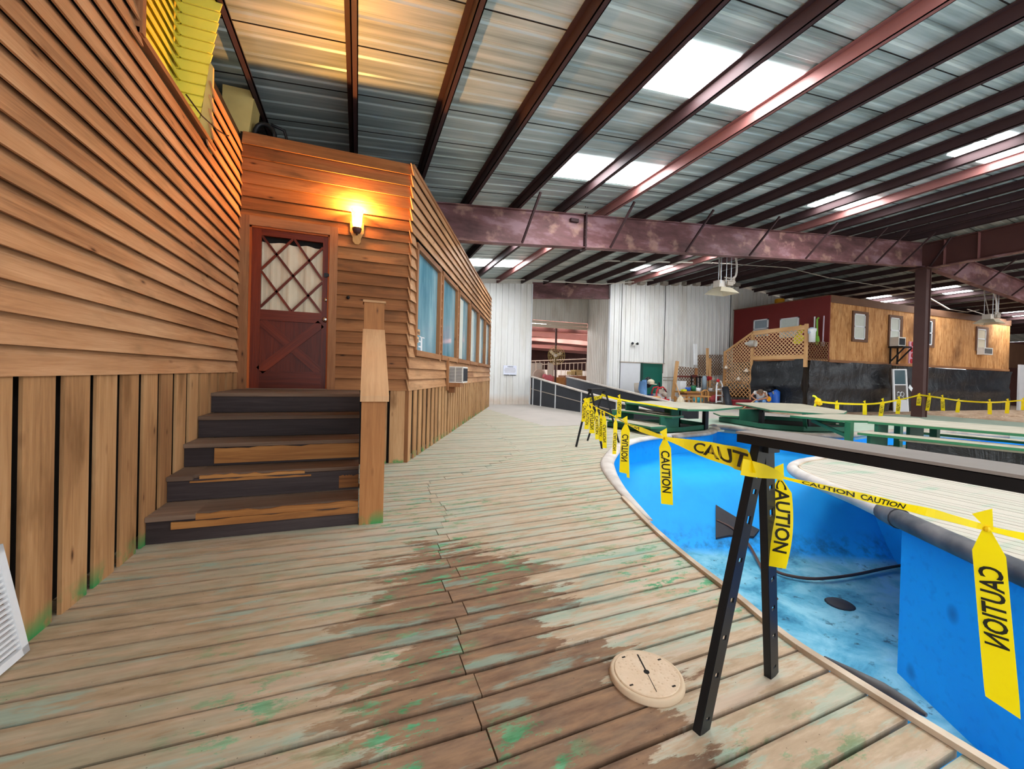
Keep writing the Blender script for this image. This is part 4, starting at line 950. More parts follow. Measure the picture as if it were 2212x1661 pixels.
tip = [p for p in rim if 6.3 < p.x < 8.7 and p.y < 8.1 and p.y > 6.9]; b = MB(); b.tube([p+V((0,0,-.02)) for p in offset(tip, .06)], .12, 10, flat=.5); tag(b.build('pool_coping', M['cop_tan'], None, True), 'dusty tan coping nose below the stepped green table', 'coping')
bk = [p for p in rim if p.x > 8.8 and p.y > 5.0 and p.x < 15.6]; b = MB(); b.tube([p+V((0,0,-.01)) for p in offset(bk, .05)], .11, 10, flat=.6); tag(b.build('pool_coping', M['cop_tan'], None, True), 'tan rounded coping along the far bank of the channel', 'coping')
n1 = [p for p in isl if p.x < 5.0 and p.y < 2.45]; n2 = [p for p in isl if p.x < 7.4 and p.y >= 2.2 and p.y < 4.6]
b = MB(); b.tube([p+V((0,0,-.03)) for p in offset(n1, -.02)], .085, 14); tag(b.build('pool_coping', M['cop_dark'], None, True), 'thick dark rubber coping on the near side of the plank island', 'coping')
b = MB(); b.tube([p+V((0,0,-.03)) for p in offset(n2, -.02)], .075, 14); tag(b.build('pool_coping', M['cop_light'], None, True), 'pale coping wrapping the rounded tip of the plank island', 'coping')
b = MB(); j0 = n1[-1]; t_ = (n1[-1]-n1[-3]).normalized(); b.tube([j0-t_*.16+V((-.015,.005,-.03)), j0+t_*.05+V((-.015,.005,-.03))], [.1,.092], 14); tag(b.build('coping_joint', M['cop_dark'], None, True), 'torn dark sleeve joining the two island copings', 'coping')
# island deck
io = bpy.data.objects.new('floor_island', None); COL.objects.link(io); struct(io, 'pale plank deck of the rounded island in the pool', 'floor')
inn = offset(isl, .07)
b = MB(); th_ = math.atan2(2.0, -.06); dr = V((math.cos(-.92), math.sin(-.92), 0)) if 0 else V((.06,-1,0)).normalized(); ac = V((-dr.y, dr.x, 0))
# planks run along dr; clip each strip against the outline
def clip(poly, p, n):
    r = []
    for i in range(len(poly)):
        a, c = poly[i], poly[(i+1) % len(poly)]; da, dc = (a-p).dot(n), (c-p).dot(n)
        if da >= 0: r.append(a)
        if da*dc < 0: r.append(a+(c-a)*(da/(da-dc)))
    return r
s_min = min(p.dot(ac) for p in inn); s_max = max(p.dot(ac) for p in inn); s = s_min; PI_ = .118
while s < s_max:
    g_ = random.uniform(.008, .014); a = clip(clip(inn, ac*(s+g_), ac), ac*(s+PI_), -ac); s += PI_
    if len(a) < 3: continue
    ou, ov = random.random()*60, random.random()*60; dz = random.uniform(-.002, .002)
    f = lambda p: (p.dot(dr)+ou, p.dot(ac)+ov); tris = tessellate_polygon([a])
    for t in tris:
        q = [a[i]+V((0,0,dz+.012)) for i in t]
        if (q[1]-q[0]).cross(q[2]-q[0]).z < 0: q.reverse()
        b.face(q, [f(p) for p in q])
    for i in range(len(a)):
        p, q = a[i]+V((0,0,dz+.012)), a[(i+1) % len(a)]+V((0,0,dz+.012)); b.face([p-V((0,0,.035)), q-V((0,0,.035)), q, p], [f(p)]*2+[f(q)]*2)
b.build('island_planks', M['ideck'], io)
b = MB(); b.prism([p+V((0,0,-.03)) for p in inn], (0,0,-.08)); b.build('island_gap_backing', M['dark'], io)  # dark slab below the island planks, gap shade by colour
b = MB(); ring = offset([p for p in isl if p.x < 7.4 and p.y > -1.5], .06)
for p, q in zip(ring, ring[1:]): b.beam(p+V((0,0,.016)), q+V((0,0,.016)), .022, .016)
tag(b.build('island_edge_strip', M['trimstrip']), 'thin pale fixing strip round the island deck edge', 'edging')

P_ = [atz(*p, -.01) for p in ((1775,1432),(1840,1468),(1900,1502),(1960,1538),(2000,1562))]
b = MB(); b.tube([p+V((.05,.02,.0)) for p in P_], [.008,.02,.028,.022,.008], 8); tag(b.build('torn_edge_rubber', M['cop_dark'], None, True), 'torn strip of dark rubber lifting from the deck edge near the long streamer', 'edging')
# ------------------------------------------------------------------ things on the near deck
def onplane(px, py, A, B):
    """sight line against the upright plane through A and B"""
    A, B = V(A), V(B); n = V((B.y-A.y, A.x-B.x, 0)); d = ray(px, py); return CAM+d*((A-CAM).dot(n)/d.dot(n))
lc = (atz(1322,1445)+atz(1475,1490))/2; ld = thing('valve_box_lid', 'round sandy plastic valve cover lying on the deck near the sawhorse foot', 'lid', lc)
b = MB(); b.lathe([(.148,0),(.150,.006),(.146,.022),(.138,.026),(.134,.024)], lc, (0,0,1), 40); b.build('rim', plain('sandy_rim', 'cdb598', .7), ld, True)
b = MB(); b.lathe([(.130,.0),(.130,.026),(.127,.029),(.0,.030)], lc, (0,0,1), 40); b.build('cover_plate', M['lid'], ld)
b = MB(); u_ = (atz(1425,1520)-atz(1372,1415)).normalized(); b.obox(lc+V((0,0,.0295))-u_*.05, u_*.055, V((-u_.y,u_.x,0))*.003, V((0,0,.0015))); b.obox(lc+V((0,0,.0295))+u_*.05, u_*.055, V((-u_.y,u_.x,0))*.0012, V((0,0,.001))); b.lathe([(.012,0),(.012,.0025)], lc+V((0,0,.029)), (0,0,1), 12)
b.build('lifting_slot', M['dark'], ld)
for a in (.4, 1.9, 3.5, 5.2): b = MB(); b.obox(lc+V((.112*math.cos(a), .112*math.sin(a), .0295)), V((.008,0,0)), V((0,.003,0)), V((0,0,.0012))); b.build('notch', M['dark'], ld)
def sawhorse(top0, d, L, w, hh, zt, feet, lw, label, holes=True, name='sawhorse', topmat='blacktop', ends=(0.05, .05)):
    """top0: middle of the near end of the bar; d: bar direction; feet: two pairs"""
    d = V(d).normalized(); sd = V((d.y, -d.x, 0)); o = thing(name, label, 'sawhorse', V((top0[0], top0[1], 0))); c = V((top0[0], top0[1], zt-hh/2))
    b = MB(); b.obox(c+d*L/2-V((0,0,.004)), d*L/2, sd*w/2, V((0,0,hh/2-.004))); b.build('top_bar', M['black'], o)
    b = MB(); b.obox(c+d*L/2+V((0,0,hh/2-.001)), d*(L/2+.002), sd*(w/2+.003), V((0,0,.004))); b.build('top_plate', M[topmat], o)
    for pr, off in zip(feet, (ends[0], L-ends[1])):
        hc = c+d*off-V((0,0,hh/2))
        b = MB(); b.obox(hc-V((0,0,.012)), d*.03, sd*min(.03, w*.3), V((0,0,.018))); b.build('leg_bracket', M['black'], o)
        for ft, sg in zip(pr, (-1, 1)):
            f = V((ft[0], ft[1], 0)); t = hc-V((0,0,.02))+((f-hc)*V((1,1,0)) if 0 else V((0,0,0)))
            hs = V((f.x-hc.x, f.y-hc.y, 0)).normalized(); t = hc+hs*.03-V((0,0,.01))
            ax = (t-f).normalized(); hs = V((pr[1][0]-pr[0][0], pr[1][1]-pr[0][1], 0)).normalized()*sg; t = hc+hs*.022-V((0,0,.01)); ax = (t-f).normalized(); wd_ = hs-ax*hs.dot(ax); wd_.normalize(); nd = ax.cross(wd_).normalized(); nd = -nd if nd.dot(CAM-f) > 0 else nd; Lg = (t-f).length
            b = MB(); th = lw*.05; hl = [(.05,.012),(.20,.018),(.33,.018),(.46,.018),(.60,.016),(.74,.03),(.84,.018),(.90,.026)] if holes else []
            if holes:
                for s_ in (-1, 1): b.obox((f+t)/2+wd_*s_*lw*.345, ax*Lg/2, wd_*lw*.155, nd*th)
                prev = 0.0
                for fr, h_ in hl+[(1.0, 0)]:
                    e_ = fr*Lg-h_/2
                    if e_ > prev: b.obox(f+ax*(prev+e_)/2, ax*(e_-prev)/2, wd_*lw*.2, nd*th)
                    prev = fr*Lg+h_/2
                s_ = 1 if wd_.dot(RM[0]) < 0 else -1; b.obox((f+t)/2+wd_*s_*lw*.5+nd*.012, ax*Lg/2, wd_*.002, nd*.013)
            else: b.obox((f+t)/2, ax*Lg/2, wd_*lw/2, nd*lw/2)
            b.build('leg', M['black'], o)
    return o
ZB1 = 1.06; n0_, n1_, f0_ = atz(1592,933,ZB1), atz(2212,1030,ZB1), atz(1628,925,ZB1); S1D = (n1_-n0_).normalized(); sd_ = V((S1D.y, -S1D.x, 0))
wb_ = abs((f0_-n0_).dot(sd_)); S1T = n0_+sd_*(wb_/2)*(1 if (f0_-n0_).dot(sd_) > 0 else -1)
mid1 = [(1.172,1.09),(1.675,1.204)]; sh = S1D*.72
sawhorse((S1T.x, S1T.y), S1D, .95, wb_, .036, ZB1, (mid1, [(p[0]+sh.x, p[1]+sh.y) for p in mid1]), .062, 'black steel folding sawhorse standing on the deck edge beside the round lid', ends=(.05, .06))
b = MB()
c2 = [(1244.5,965),(1300.5,969),(1269,952),(1336.6,956)]; F2 = [atz(*p) for p in c2]
mA, mB_ = (F2[0]+F2[1])/2, (F2[2]+F2[3])/2; d2 = (mB_-mA).normalized(); 
zt2 = onplane(1268, 840, mA, mA+V((1,-.7,0))).z
sawhorse((mA.x-d2.x*.05, mA.y-d2.y*.05), d2, (mB_-mA).length+.1, .07, .05, zt2, ([F2[0].to_tuple(), F2[1].to_tuple()], [F2[2].to_tuple(), F2[3].to_tuple()]), .035, 'black sawhorse hung with yellow tape streamers by the far bend of the pool', holes=False, topmat='black')
b = MB()
# caution tape
def ribbon(pts, ws, ups, name, label, words=(), mat='tape', group=None, cat='tape'):
    """a band through pts; ws widths; ups: which way each station's width points"""
    b = MB(); pts = [V(p) for p in pts]; n = len(pts)
    A = [p+V(u).normalized()*w/2 for p, u, w in zip(pts, ups, ws)]; B = [p-V(u).normalized()*w/2 for p, u, w in zip(pts, ups, ws)]
    for i in range(n-1): b.face([B[i], B[i+1], A[i+1], A[i]], [(0,0)]*4)
    o = b.build(name, M[mat], None, True); tag(o, label, cat, group)
    cum = [0.0]
    for i in range(n-1): cum.append(cum[-1]+(pts[i+1]-pts[i]).length)
    for wd_, f0_, f1_, mir in words:
        def fn(x, y):
            s = lerp(f0_, f1_, x)*cum[-1]; i = 0
            while i < n-2 and cum[i+1] < s: i += 1
            t = (s-cum[i])/max(1e-6, cum[i+1]-cum[i]); yy = (1-y) if mir else y
            p = B[i].lerp(B[i+1], t).lerp(A[i].lerp(A[i+1], t), .14+.72*yy); v = (CAM-p).normalized(); return p+v*.003
        lettering('lettering', wd_, fn, M['ink'], o)
    return o
def fine(pts, ws, k=6):
    P, W = [], []
    for i in range(len(pts)-1):
        p0, p1, p2, p3 = [V(pts[max(0, min(len(pts)-1, j))]) for j in (i-1, i, i+1, i+2)]
        for q in range(k):
            t = q/k; P.append(.5*((2*p1)+(p2-p0)*t+(2*p0-5*p1+4*p2-p3)*t*t+(3*p1-p0-3*p2+p3)*t*t*t)); W.append(lerp(ws[i], ws[i+1], t))
    P.append(V(pts[-1])); W.append(ws[-1]); return P, W
def twist(P, amt, ph=0.0):
    r = []
    for i in range(len(P)):
        t = (P[min(i+1, len(P)-1)]-P[max(0, i-1)]).normalized(); a = V((0,0,1))-t*t.z; a.normalize(); c = t.cross(a); an = amt*math.sin(ph+i*.55); r.append(a*math.cos(an)+c*math.sin(an))
    return r
TA, TB = V((3.70,6.28,0)), V((1.31,1.11,0))
cp = [(1263,863),(1276,872),(1290,881),(1325,898),(1352,914),(1385,928),(1436,946),(1500,964),(1560,981),(1600,992),(1626,1000)]
P, W = fine([onplane(*p, TA, TB) for p in cp], [.012,.012,.012,.012,.012,.035,.02,.06,.085,.08,.07])
ribbon(P, W, twist(P, .3), 'caution_tape', 'long yellow caution tape sagging between the two sawhorses', [('CAUTION', .56, .70, True), ('CAUT', .90, .995, False)])
wr_ = V((1.36,1.13,0))
P = [onplane(x, y, V((1.20,1.02,0)), V((1.58,1.06,0))) for x, y in ((1594,1006),(1612,1010),(1640,1016),(1665,1022),(1684,1030))]
P = [p-V((0,.015,0)) for p in P]
ribbon(P, [.055,.055,.05,.035,.015], twist(P, .15), 'caution_tape', 'yellow tape wound round the near sawhorse leg below its bar')
T3A, T3B = V((1.50,1.11,0)), V((2.05,.64,0))
P, W = fine([onplane(*p, T3A, T3B) for p in ((1684,1030),(1760,1048),(1900,1082),(2020,1110),(2130,1140),(2260,1170),(2420,1208))], [.01,.018,.03,.03,.02,.03,.03])
ribbon(P, W, twist(P, .5), 'caution_tape', 'twisted yellow tape running from the near sawhorse past the island coping', [('CAUTION', .08, .26, False), ('CAUTION', .28, .42, False)])
P = [onplane(x, y, mA, mB_) for x, y in ((1262,866),(1280,862),(1300,857))]
ribbon(P, [.07,.08,.06], twist(P, .1), 'caution_tape', 'short yellow tape stretched across the legs of the far sawhorse', [('NOITUAC', .3, .9, True)])
T2B = V((6.55,6.8,0)); P, W = fine([onplane(*p, mB_, T2B) for p in ((1299,853),(1340,863),(1400,873),(1440,880),(1464,884))], [.05,.035,.03,.04,.03]); ribbon(P, W, twist(P, .4), 'caution_tape', 'yellow tape from the far sawhorse to the stepped green table')
def streamer(top, bot, wpx, A, B, label, mir=False, t0=.2, t1=.82, torn=0, yaw=0.0, word='CAUTION', bow=0.0, wfix=None):
    p0 = onplane(*top, A, B); hv = V((p0.x, p0.y, 0)).normalized(); q = p0+V((hv.y, -hv.x, 0)); p1 = onplane(*bot, p0, q)
    dep = RM[2].dot(p0-CAM); w = wfix or wpx*dep/F
    rt_ = V((hv.y, -hv.x, 0)); rt_ = (Matrix.Rotation(yaw, 3, 'Z') @ rt_); n = 14; L, R_ = [], []
    for i in range(n+1):
        t = i/n; c = p0.lerp(p1, t)+rt_*bow*math.sin(t*math.pi)*w+hv*(.10*w*math.sin(t*7))
        k = min(1, .22+t*5.5); e = .12*w*torn if i == n else 0
        L.append(c-rt_*w/2*k+V((0,0,e))); R_.append(c+rt_*w/2*k-V((0,0,e)))
    b = MB()
    for i in range(n): b.face([L[i+1], R_[i+1], R_[i], L[i]], [(0,0)]*4)
    o = tag(b.build('tape_streamer', M['tape'], None, True), label, 'streamer', 'caution tape streamers')
    if word:
        def fn(x, y):
            t = lerp(t0, t1, x)*n; i = min(n-1, int(t)); f_ = t-i; yy = (1-y) if mir else y
            p = L[i].lerp(L[i+1], f_).lerp(R_[i].lerp(R_[i+1], f_), .13+.74*yy); return p+(CAM-p).normalized()*.004
        lettering('lettering', word, fn, M['ink'], o)
    # knot ears
    b = MB(); u = V((0,0,1))
    b.face([p0, p0-rt_*w*.45+u*w*.55, p0+rt_*w*.15+u*w*.95, p0+rt_*w*.2], [(0,0)]*4); b.ball(p0, w*.14, 8); b.build('knot', M['tape'], o, False)
    return o
S = streamer
S((1264,868),(1261,911), 10, TA, TB, 'first streamer beside the far sawhorse leg, short and straight')
S((1271,876),(1267,927), 10, TA, TB, 'second streamer from the far sawhorse, overlapping its neighbour', yaw=.3)
S((1278,880),(1279,936), 11, TA, TB, 'third streamer from the far sawhorse, turned flat with mirrored lettering', mir=True, t0=.12, t1=.85)
S((1289,886),(1290,949), 8, TA, TB, 'fourth streamer from the far sawhorse, narrow and edge-on', yaw=.2)
S((1298,892),(1298,953), 7, TA, TB, 'fifth streamer from the far sawhorse, hanging against the sixth', yaw=-.3)
S((1305,896),(1306,968), 9, TA, TB, 'sixth streamer from the far sawhorse with mirrored lettering', mir=True, t0=.3)
S((1330,904),(1327,981), 9, TA, TB, 'thin twisted streamer hanging alone over the deck by the coping', mir=True, t0=.4, t1=.9, yaw=.4)
S((1352,915),(1347,1022), 18, TA, TB, 'folded streamer over the pale coping with big mirrored lettering', mir=True, t0=.22, t1=.76, torn=.6)
S((1353,917),(1357,1032), 6, TA-V((0,.05,0)), TB-V((0,.05,0)), 'narrow torn tail behind the folded streamer at the coping', word=None, torn=1)
S((1436,947),(1441,1090), 24, TA, TB, 'wide straight streamer hanging over the blue pool basin', t0=.19, t1=.82)
S((1685,1034),(1676,1226), 36, T3A, T3B, 'streamer knotted just right of the near sawhorse legs', t0=.0, t1=.82, bow=.25, torn=-.3)
S((2131,1142),(2166,1530), 48, T3A, T3B, 'longest streamer hanging from the tape in front of the island coping', mir=True, t0=.22, t1=.66, torn=1.6)
S((1338,860),(1337,901), 9, mB_, T2B, 'lone streamer on the tape running to the stepped table', mir=True)
# ------------------------------------------------------------------ things in the pool
b = MB(); c = [(1546,1096),(1560,1105),(1610,1135),(1640,1150),(1628,1165),(1575,1162),(1546,1168)]
def onfloor(px, py):
    lo, hi = .5, 12.0; d = ray(px, py); t = 0.2
    while t < 14:
        p = CAM+d*t
        if p.z < fz(p.x, p.y): break
        t += .01
    return CAM+d*t
b.prism([onfloor(*p)+V((0,0,.02)) for p in c], (0,0,.03)); tag(b.build('rubber_mat', M['mat']), 'dark rubber mat lying on the blue slope behind the sawhorse legs', 'mat')
P, W = fine([onfloor(*p)+V((0,-.02,.05)) for p in ((1548,1128),(1580,1145),(1612,1178),(1632,1212),(1650,1250),(1668,1290),(1676,1303))], [.07]*7, 4)
ribbon(P, W, [V((1,.3,.1))]*len(P), 'brown_strap', 'brown strap trailing from the mat down the pool slope', mat='strap', cat='strap')
P, W = fine([onfloor(*p)+V((0,0,.05)) for p in ((1668,1238),(1700,1250),(1760,1258),(1840,1250),(1916,1234),(1985,1222))], [.028]*6, 4)
b = MB(); b.tube(P, .022, 6); tag(b.build('dark_hose', M['strap'], None, True), 'thin brown hose curving along the foot of the blue slope', 'hose')
p = onfloor(1815,1305); b = MB(); b.lathe([(.16,0),(.13,.02),(.0,.03)], p, (0,0,1), 16); tag(b.build('debris_patch', M['mat'], None, True), 'dark round patch of debris on the silty pool floor', 'pool_debris')  # low dark cone standing for a patch of debris, no drain here
# ------------------------------------------------------------------ tables
def quadprism(b, pts, z0, z1, mi=0): b.prism([V((p[0], p[1], z1)) for p in pts], (0,0,z0-z1), mi)
def panel(b, p, q, z0, z1, t=.05):
    p, q = V((p[0], p[1], 0)), V((q[0], q[1], 0)); d = (q-p).normalized(); n = V((-d.y, d.x, 0))*t
    b.hexa([p+V((0,0,z0)), q+V((0,0,z0)), q+n+V((0,0,z0)), p+n+V((0,0,z0)), p+V((0,0,z1)), q+V((0,0,z1)), q+n+V((0,0,z1)), p+n+V((0,0,z1))])
def board(t, nm, pts, z1, th=.045):
    b = MB(); quadprism(b, pts, z1-th, z1-.008); o = b.build(nm, M['tableedge'], t)
    b = MB(); cx = sum(p[0] for p in pts)/len(pts); cy = sum(p[1] for p in pts)/len(pts)
    quadprism(b, [(p[0]+(cx-p[0])*.004, p[1]+(cy-p[1])*.004) for p in pts], z1-.008, z1); b.build('board_surface', M['tabletop'], o)
t1 = thing('stepped_picnic_table', 'green stepped picnic table with two low benches on the far bend of the deck', 'table', (7, 7.9, 0))
board(t1, 'tabletop', [(6.42,8.75),(6.50,6.72),(7.1,6.62),(8.77,7.28),(8.6,8.4),(7.6,9.2)], .61)
board(t1, 'upper_bench', [(6.20,9.0),(6.56,7.22),(6.98,7.32),(6.62,9.1)], .40); board(t1, 'lower_bench', [(5.72,8.75),(5.84,7.05),(6.28,7.08),(6.14,8.8)], .21)
b = MB(); panel(b, (6.42,7.42), (6.98,7.42), .12, .365); panel(b, (6.72,7.42), (7.02,7.42), .365, .57); panel(b, (6.98,7.42), (6.98,7.9), .12, .57, .04); b.build('pedestal', M['green'], t1)
b = MB(); panel(b, (5.95,8.7), (6.7,8.75), .12, .365); panel(b, (6.45,8.72), (6.85,8.75), .365, .57); b.build('pedestal', M['green'], t1)
b = MB(); b.box(7.92, 8.02, 7.6, 7.7, 0, .57, 0, 2); b.build('leg', M['black'], t1)
SK1 = [(5.80,8.6),(6.14,7.40),(6.98,7.36),(8.0,7.66),(8.34,8.05),(8.3,8.8),(7.4,8.95),(6.2,8.95)]
b = MB()
for i in range(len(SK1)): panel(b, SK1[i], SK1[(i+1) % len(SK1)], 0, .13, .04)
b.build('base_skirt', M['green'], t1)
b = MB(); quadprism(b, SK1, .005, .03); b.build('base_floor', M['dark'], t1)
b = MB(); quadprism(b, [(6.45,8.6),(6.5,7.5),(6.62,7.5),(6.6,8.6)], .17, .19); quadprism(b, [(6.85,8.9),(6.9,7.5),(7.0,7.5),(7.0,8.9)], .40, .42); b.build('stretcher', M['tabletop'], t1)
t2 = thing('angled_picnic_table', 'long angled picnic table with green skirted base on the far bank by the channel', 'table', (11, 7.6, 0))
board(t2, 'tabletop', [(11.0,9.4),(9.45,7.1),(9.9,6.12),(10.6,6.15),(11.5,6.6),(13.2,8.9),(12.2,9.5)], .54)
board(t2, 'bench', [(10.15,9.45),(9.62,8.7),(10.0,8.42),(10.7,9.3)], .24)
SK2 = [(10.0,9.1),(9.75,7.55),(10.3,6.85),(11.4,6.55),(12.6,7.1),(13.0,8.3),(12.0,9.2)]
b = MB()
for i in range(len(SK2)): panel(b, SK2[i], SK2[(i+1) % len(SK2)], 0, .14, .05)
b.build('base_skirt', M['green'], t2)
b = MB(); quadprism(b, SK2, .004, .03); b.build('base_floor', M['dark'], t2)
b = MB(); panel(b, (9.95,8.35), (10.5,8.15), .1, .44); b.build('pedestal', M['green'], t2)
b = MB(); b.box(10.15,10.25,7.85,7.95,.0,.5,0,2); b.build('leg', M['black'], t2)
b = MB(); b.beam((10.15,6.75,.5), (10.45,6.9,.02), .08, .08); b.build('leg', M['green'], t2)
b = MB(); b.box(11.0,11.1,7.2,7.3,0,.5,0,2); b.build('leg', M['black'], t2)
b = MB(); b.beam((11.4,6.75,.2), (12.2,7.6,.1), .06, .03); b.beam((10.2,7.8,.42), (11.2,8.0,.42), .09, .04); b.build('stretcher', M['tabletop'], t2)
t3 = thing('corner_picnic_table', 'pale five-sided picnic table with a braced green leg at the island edge', 'table', (9.4, 5.2, 0))
board(t3, 'tabletop', [(8.37,5.85),(8.46,4.98),(9.0,4.78),(10.5,4.62),(11.0,4.95),(10.0,5.95)], .55)
b = MB(); b.box(8.58,8.68,4.86,4.96,.0,.51,0,2); b.build('leg', M['tableedge'], t3)
b = MB(); b.box(10.0,10.1,4.8,4.9,.0,.51,0,2); b.build('leg', M['green'], t3)
b = MB(); b.beam((8.5,5.5,.48), (8.62,4.95,.25), .06, .06); b.build('brace', M['green'], t3)
t4 = thing('long_picnic_table', 'long pale picnic table with green edges and benches behind the near sawhorse bar', 'table', (8.9, 3.0, 0))
board(t4, 'tabletop', [(8.0,4.28),(9.5,4.34),(10.35,1.2),(8.98,1.1)], .62)
board(t4, 'near_bench', [(7.63,4.22),(7.98,4.30),(9.0,1.55),(8.62,1.45)], .45); board(t4, 'far_bench', [(9.67,4.5),(10.0,4.52),(10.8,1.4),(10.5,1.4)], .38)
for nm, p, q, z0, z1 in (('pedestal', (8.05,4.16), (8.33,4.16), .01, .58), ('pedestal', (8.65,4.02), (9.05,4.02), .01, .58), ('pedestal', (7.75,4.1), (8.1,4.1), .01, .41)): b = MB(); panel(b, p, q, z0, z1, .05); b.build(nm, M['green'], t4)
b = MB(); panel(b, (8.62,1.75), (9.6,1.75), .01, .41); b.build('pedestal', M['green'], t4)
b = MB(); panel(b, (8.0,3.75), (8.72,1.9), .02, .36, .03); b.build('plastic_skirt', M['tarp'], t4, label='black plastic sheet below the bench')
b = MB(); quadprism(b, [(7.9,3.8),(8.1,3.8),(8.85,1.85),(8.65,1.85)], .365, .39); b.build('foot_rail', M['tabletop'], t4)
b = MB(); b.box(9.4,9.5,4.0,4.1,.01,.58,0,2); b.build('leg', M['green'], t4)
# hook with tape on the angled table
hk = thing('yellow_tape_post', 'bent yellow-wrapped hook on the angled table holding the far tape', 'post', (12.2, 8.0, .54))
hA = V((12.25,8.05,0)); hB = hA+V((1,-1.4,0)); hp = [onplane(*p, hA, hB) for p in ((1760,878),(1763,868),(1764,860),(1760,856),(1755,855))]
b = MB(); b.tube(hp, .03, 8); b.build('hook_rod', M['yelp'], hk, True)
b = MB(); b.ball(onplane(1767,867,hA,hB), .13, 8, sq=(1,.5,.8)); b.ball(onplane(1770,871,hA,hB), .08, 6); b.build('tape_bundle', M['tape'], hk)
FA, FB, FC = V((12.25,8.05,0)), V((20.16,9.02,0)), V((25.0,8.0,0))
P, W = fine([onplane(*p, FA, FB) for p in ((1766,867),(1805,871),(1866,873),(1905,870),(1950,862),(1987,853))], [.06]*6)
ribbon(P, W, twist(P, .4), 'caution_tape', 'far yellow tape drooping from the bent hook to the brown column')
P, W = fine([onplane(*p, FB, FC) for p in ((1987,853),(2030,859),(2080,866),(2140,869),(2180,867),(2214,864))], [.06]*6)
ribbon(P, W, twist(P, .4), 'caution_tape', 'far yellow tape running on past the brown column')
for i, (x, y, yb, xb) in enumerate(((1808,871,888,1808),(1868,871,896,1868),(1907,866,899,1902),(1942,862,894,1939),(1986,855,876,1984))): S((x, y), (xb, yb), 7, FA, FB, 'small far streamer, %s along from the bent hook' % nums[i], word='CAUTION' if i > 1 else None, t0=.3, t1=.8)
for i, (x, y, yb, xb) in enumerate(((2008,854,887,2003),(2036,858,887,2037),(2071,866,891,2068),(2138,867,895,2138),(2177,866,893,2175),(2211,864,886,2210))): S((x, y), (xb, yb), 6, FB, FC, 'small far streamer, %s past the brown column' % nums[i], word='CAUTION' if i < 2 else None, t0=.3, t1=.8)
# ------------------------------------------------------------------ black ramp walls
def rampwall(A, Bp, zA, zB, label, posts, inner):
    t = thing('ramp_wall', label, 'ramp', (A[0], A[1], GZ)); A, Bp = V((*A, 0)), V((*Bp, 0)); d = (Bp-A).normalized(); n = V((-d.y, d.x, 0))*.06
    b = MB(); P = [A+V((0,0,GZ)), Bp+V((0,0,GZ)), Bp+V((0,0,zB)), A+V((0,0,zA))]; b.prism(P, n); b.build('black_panel', M['blackpanel'], t)
    b = MB(); b.beam(A+n/2+V((0,0,zA+.02)), Bp+n/2+V((0,0,zB+.02)), .16, .05); b.build('top_rail', M['cop_light'], t, label='pale dusty top rail')
    for f in posts: b = MB(); p = A.lerp(Bp, f); b.beam(p-n*.15+V((0,0,GZ)), p-n*.15+V((0,0,lerp(zA, zB, f))), .06, .03, d); b.build('batten', M['white'], t)
    if inner: b = MB(); b.beam(A-n*.2+V((0,0,zA-.55)), A.lerp(Bp, .8)-n*.2+V((0,0,lerp(zA, zB, .8)-.30)), .02, .03); b.build('seam_strip', M['insul'], t)
    return t
rampwall((7.72,17.85), (8.62,9.9), 1.13, .12, 'near black panel wall of the ramp with thin white battens', (.03,.12,.27,.50,.75), True)
rampwall((9.62,17.85), (10.7,10.6), 1.17, .22, 'far black panel wall of the ramp by the white jamb', (), False)
b = MB(); b.hexa([(7.75,17.8,GZ),(9.65,17.8,GZ),(10.7,10.6,GZ-.01),(8.66,9.9,GZ-.01),(7.75,17.8,.30),(9.65,17.8,.30),(10.7,10.6,GZ+.01),(8.66,9.9,GZ+.01)]); struct(b.build('floor_ramp', M['concrete']), 'grey sloping ramp floor between the black walls', 'ramp')
# ------------------------------------------------------------------ plywood trailer on stilts
TX, TY, TZ0, TZ1 = 20.5, 12.6, 2.30, 5.28
tr = thing('raised_trailer', 'long raised plywood cabin with a barn red end behind the brown column', 'building', (28, 15, GZ))
b = MB(); b.box(TX, 37.1, TY, TY+.08, TZ0, TZ1-.30); b.build('plywood_wall', M['ply'], tr)
b = MB(); b.box(TX, 37.15, TY-.03, TY+.08, TZ1-.32, TZ1+.03); b.build('fascia', M['fascia'], tr)
b = MB(); b.box(TX-.06, TX, TY-.02, 17.75, TZ0-.05, TZ1); b.build('red_wall', M['red'], tr)
b = MB(); b.box(TX-.07, 37.1, TY+.05, 17.8, TZ1, TZ1+.04); b.build('flat_roof', M['fascia'], tr)
b = MB(); b.box(TX-.02, 37.1, TY-.04, TY+.08, TZ0-.12, TZ0, 0, 0); b.build('sill_beam', M['trimwood'], tr)
def twin(x0, x1, z0, z1, mt, label, shade):
    w_ = bpy.data.objects.new('cabin_window', None); COL.objects.link(w_); w_.parent = tr; w_.location = V(((x0+x1)/2-28, TY-15, z0-GZ)); w_['label'] = label
    b = MB()
    for a in ((x0-.12,x0,z0-.12,z1+.12),(x1,x1+.22,z0-.12,z1+.12),(x0,x1,z1,z1+.12),(x0,x1,z0-.12,z0)): b.box(a[0],a[1],TY-.06,TY,a[2],a[3])
    b.build('casing', M['fascia'], w_)
    b = MB(); t = .06
    for a in ((x0,x0+t,z0,z1),(x1-t,x1,z0,z1),(x0,x1,z1-t,z1),(x0,x1,z0,z0+t),(x0,x1,(z0+z1)/2-t/2,(z0+z1)/2+t/2)): b.box(a[0],a[1],TY-.05,TY-.02,a[2],a[3])
    b.build('sash', M['white'], w_)
    b = MB(); b.box(x0, x1, TY-.02, TY-.01, z0, z1); b.build('pane', mt, w_)
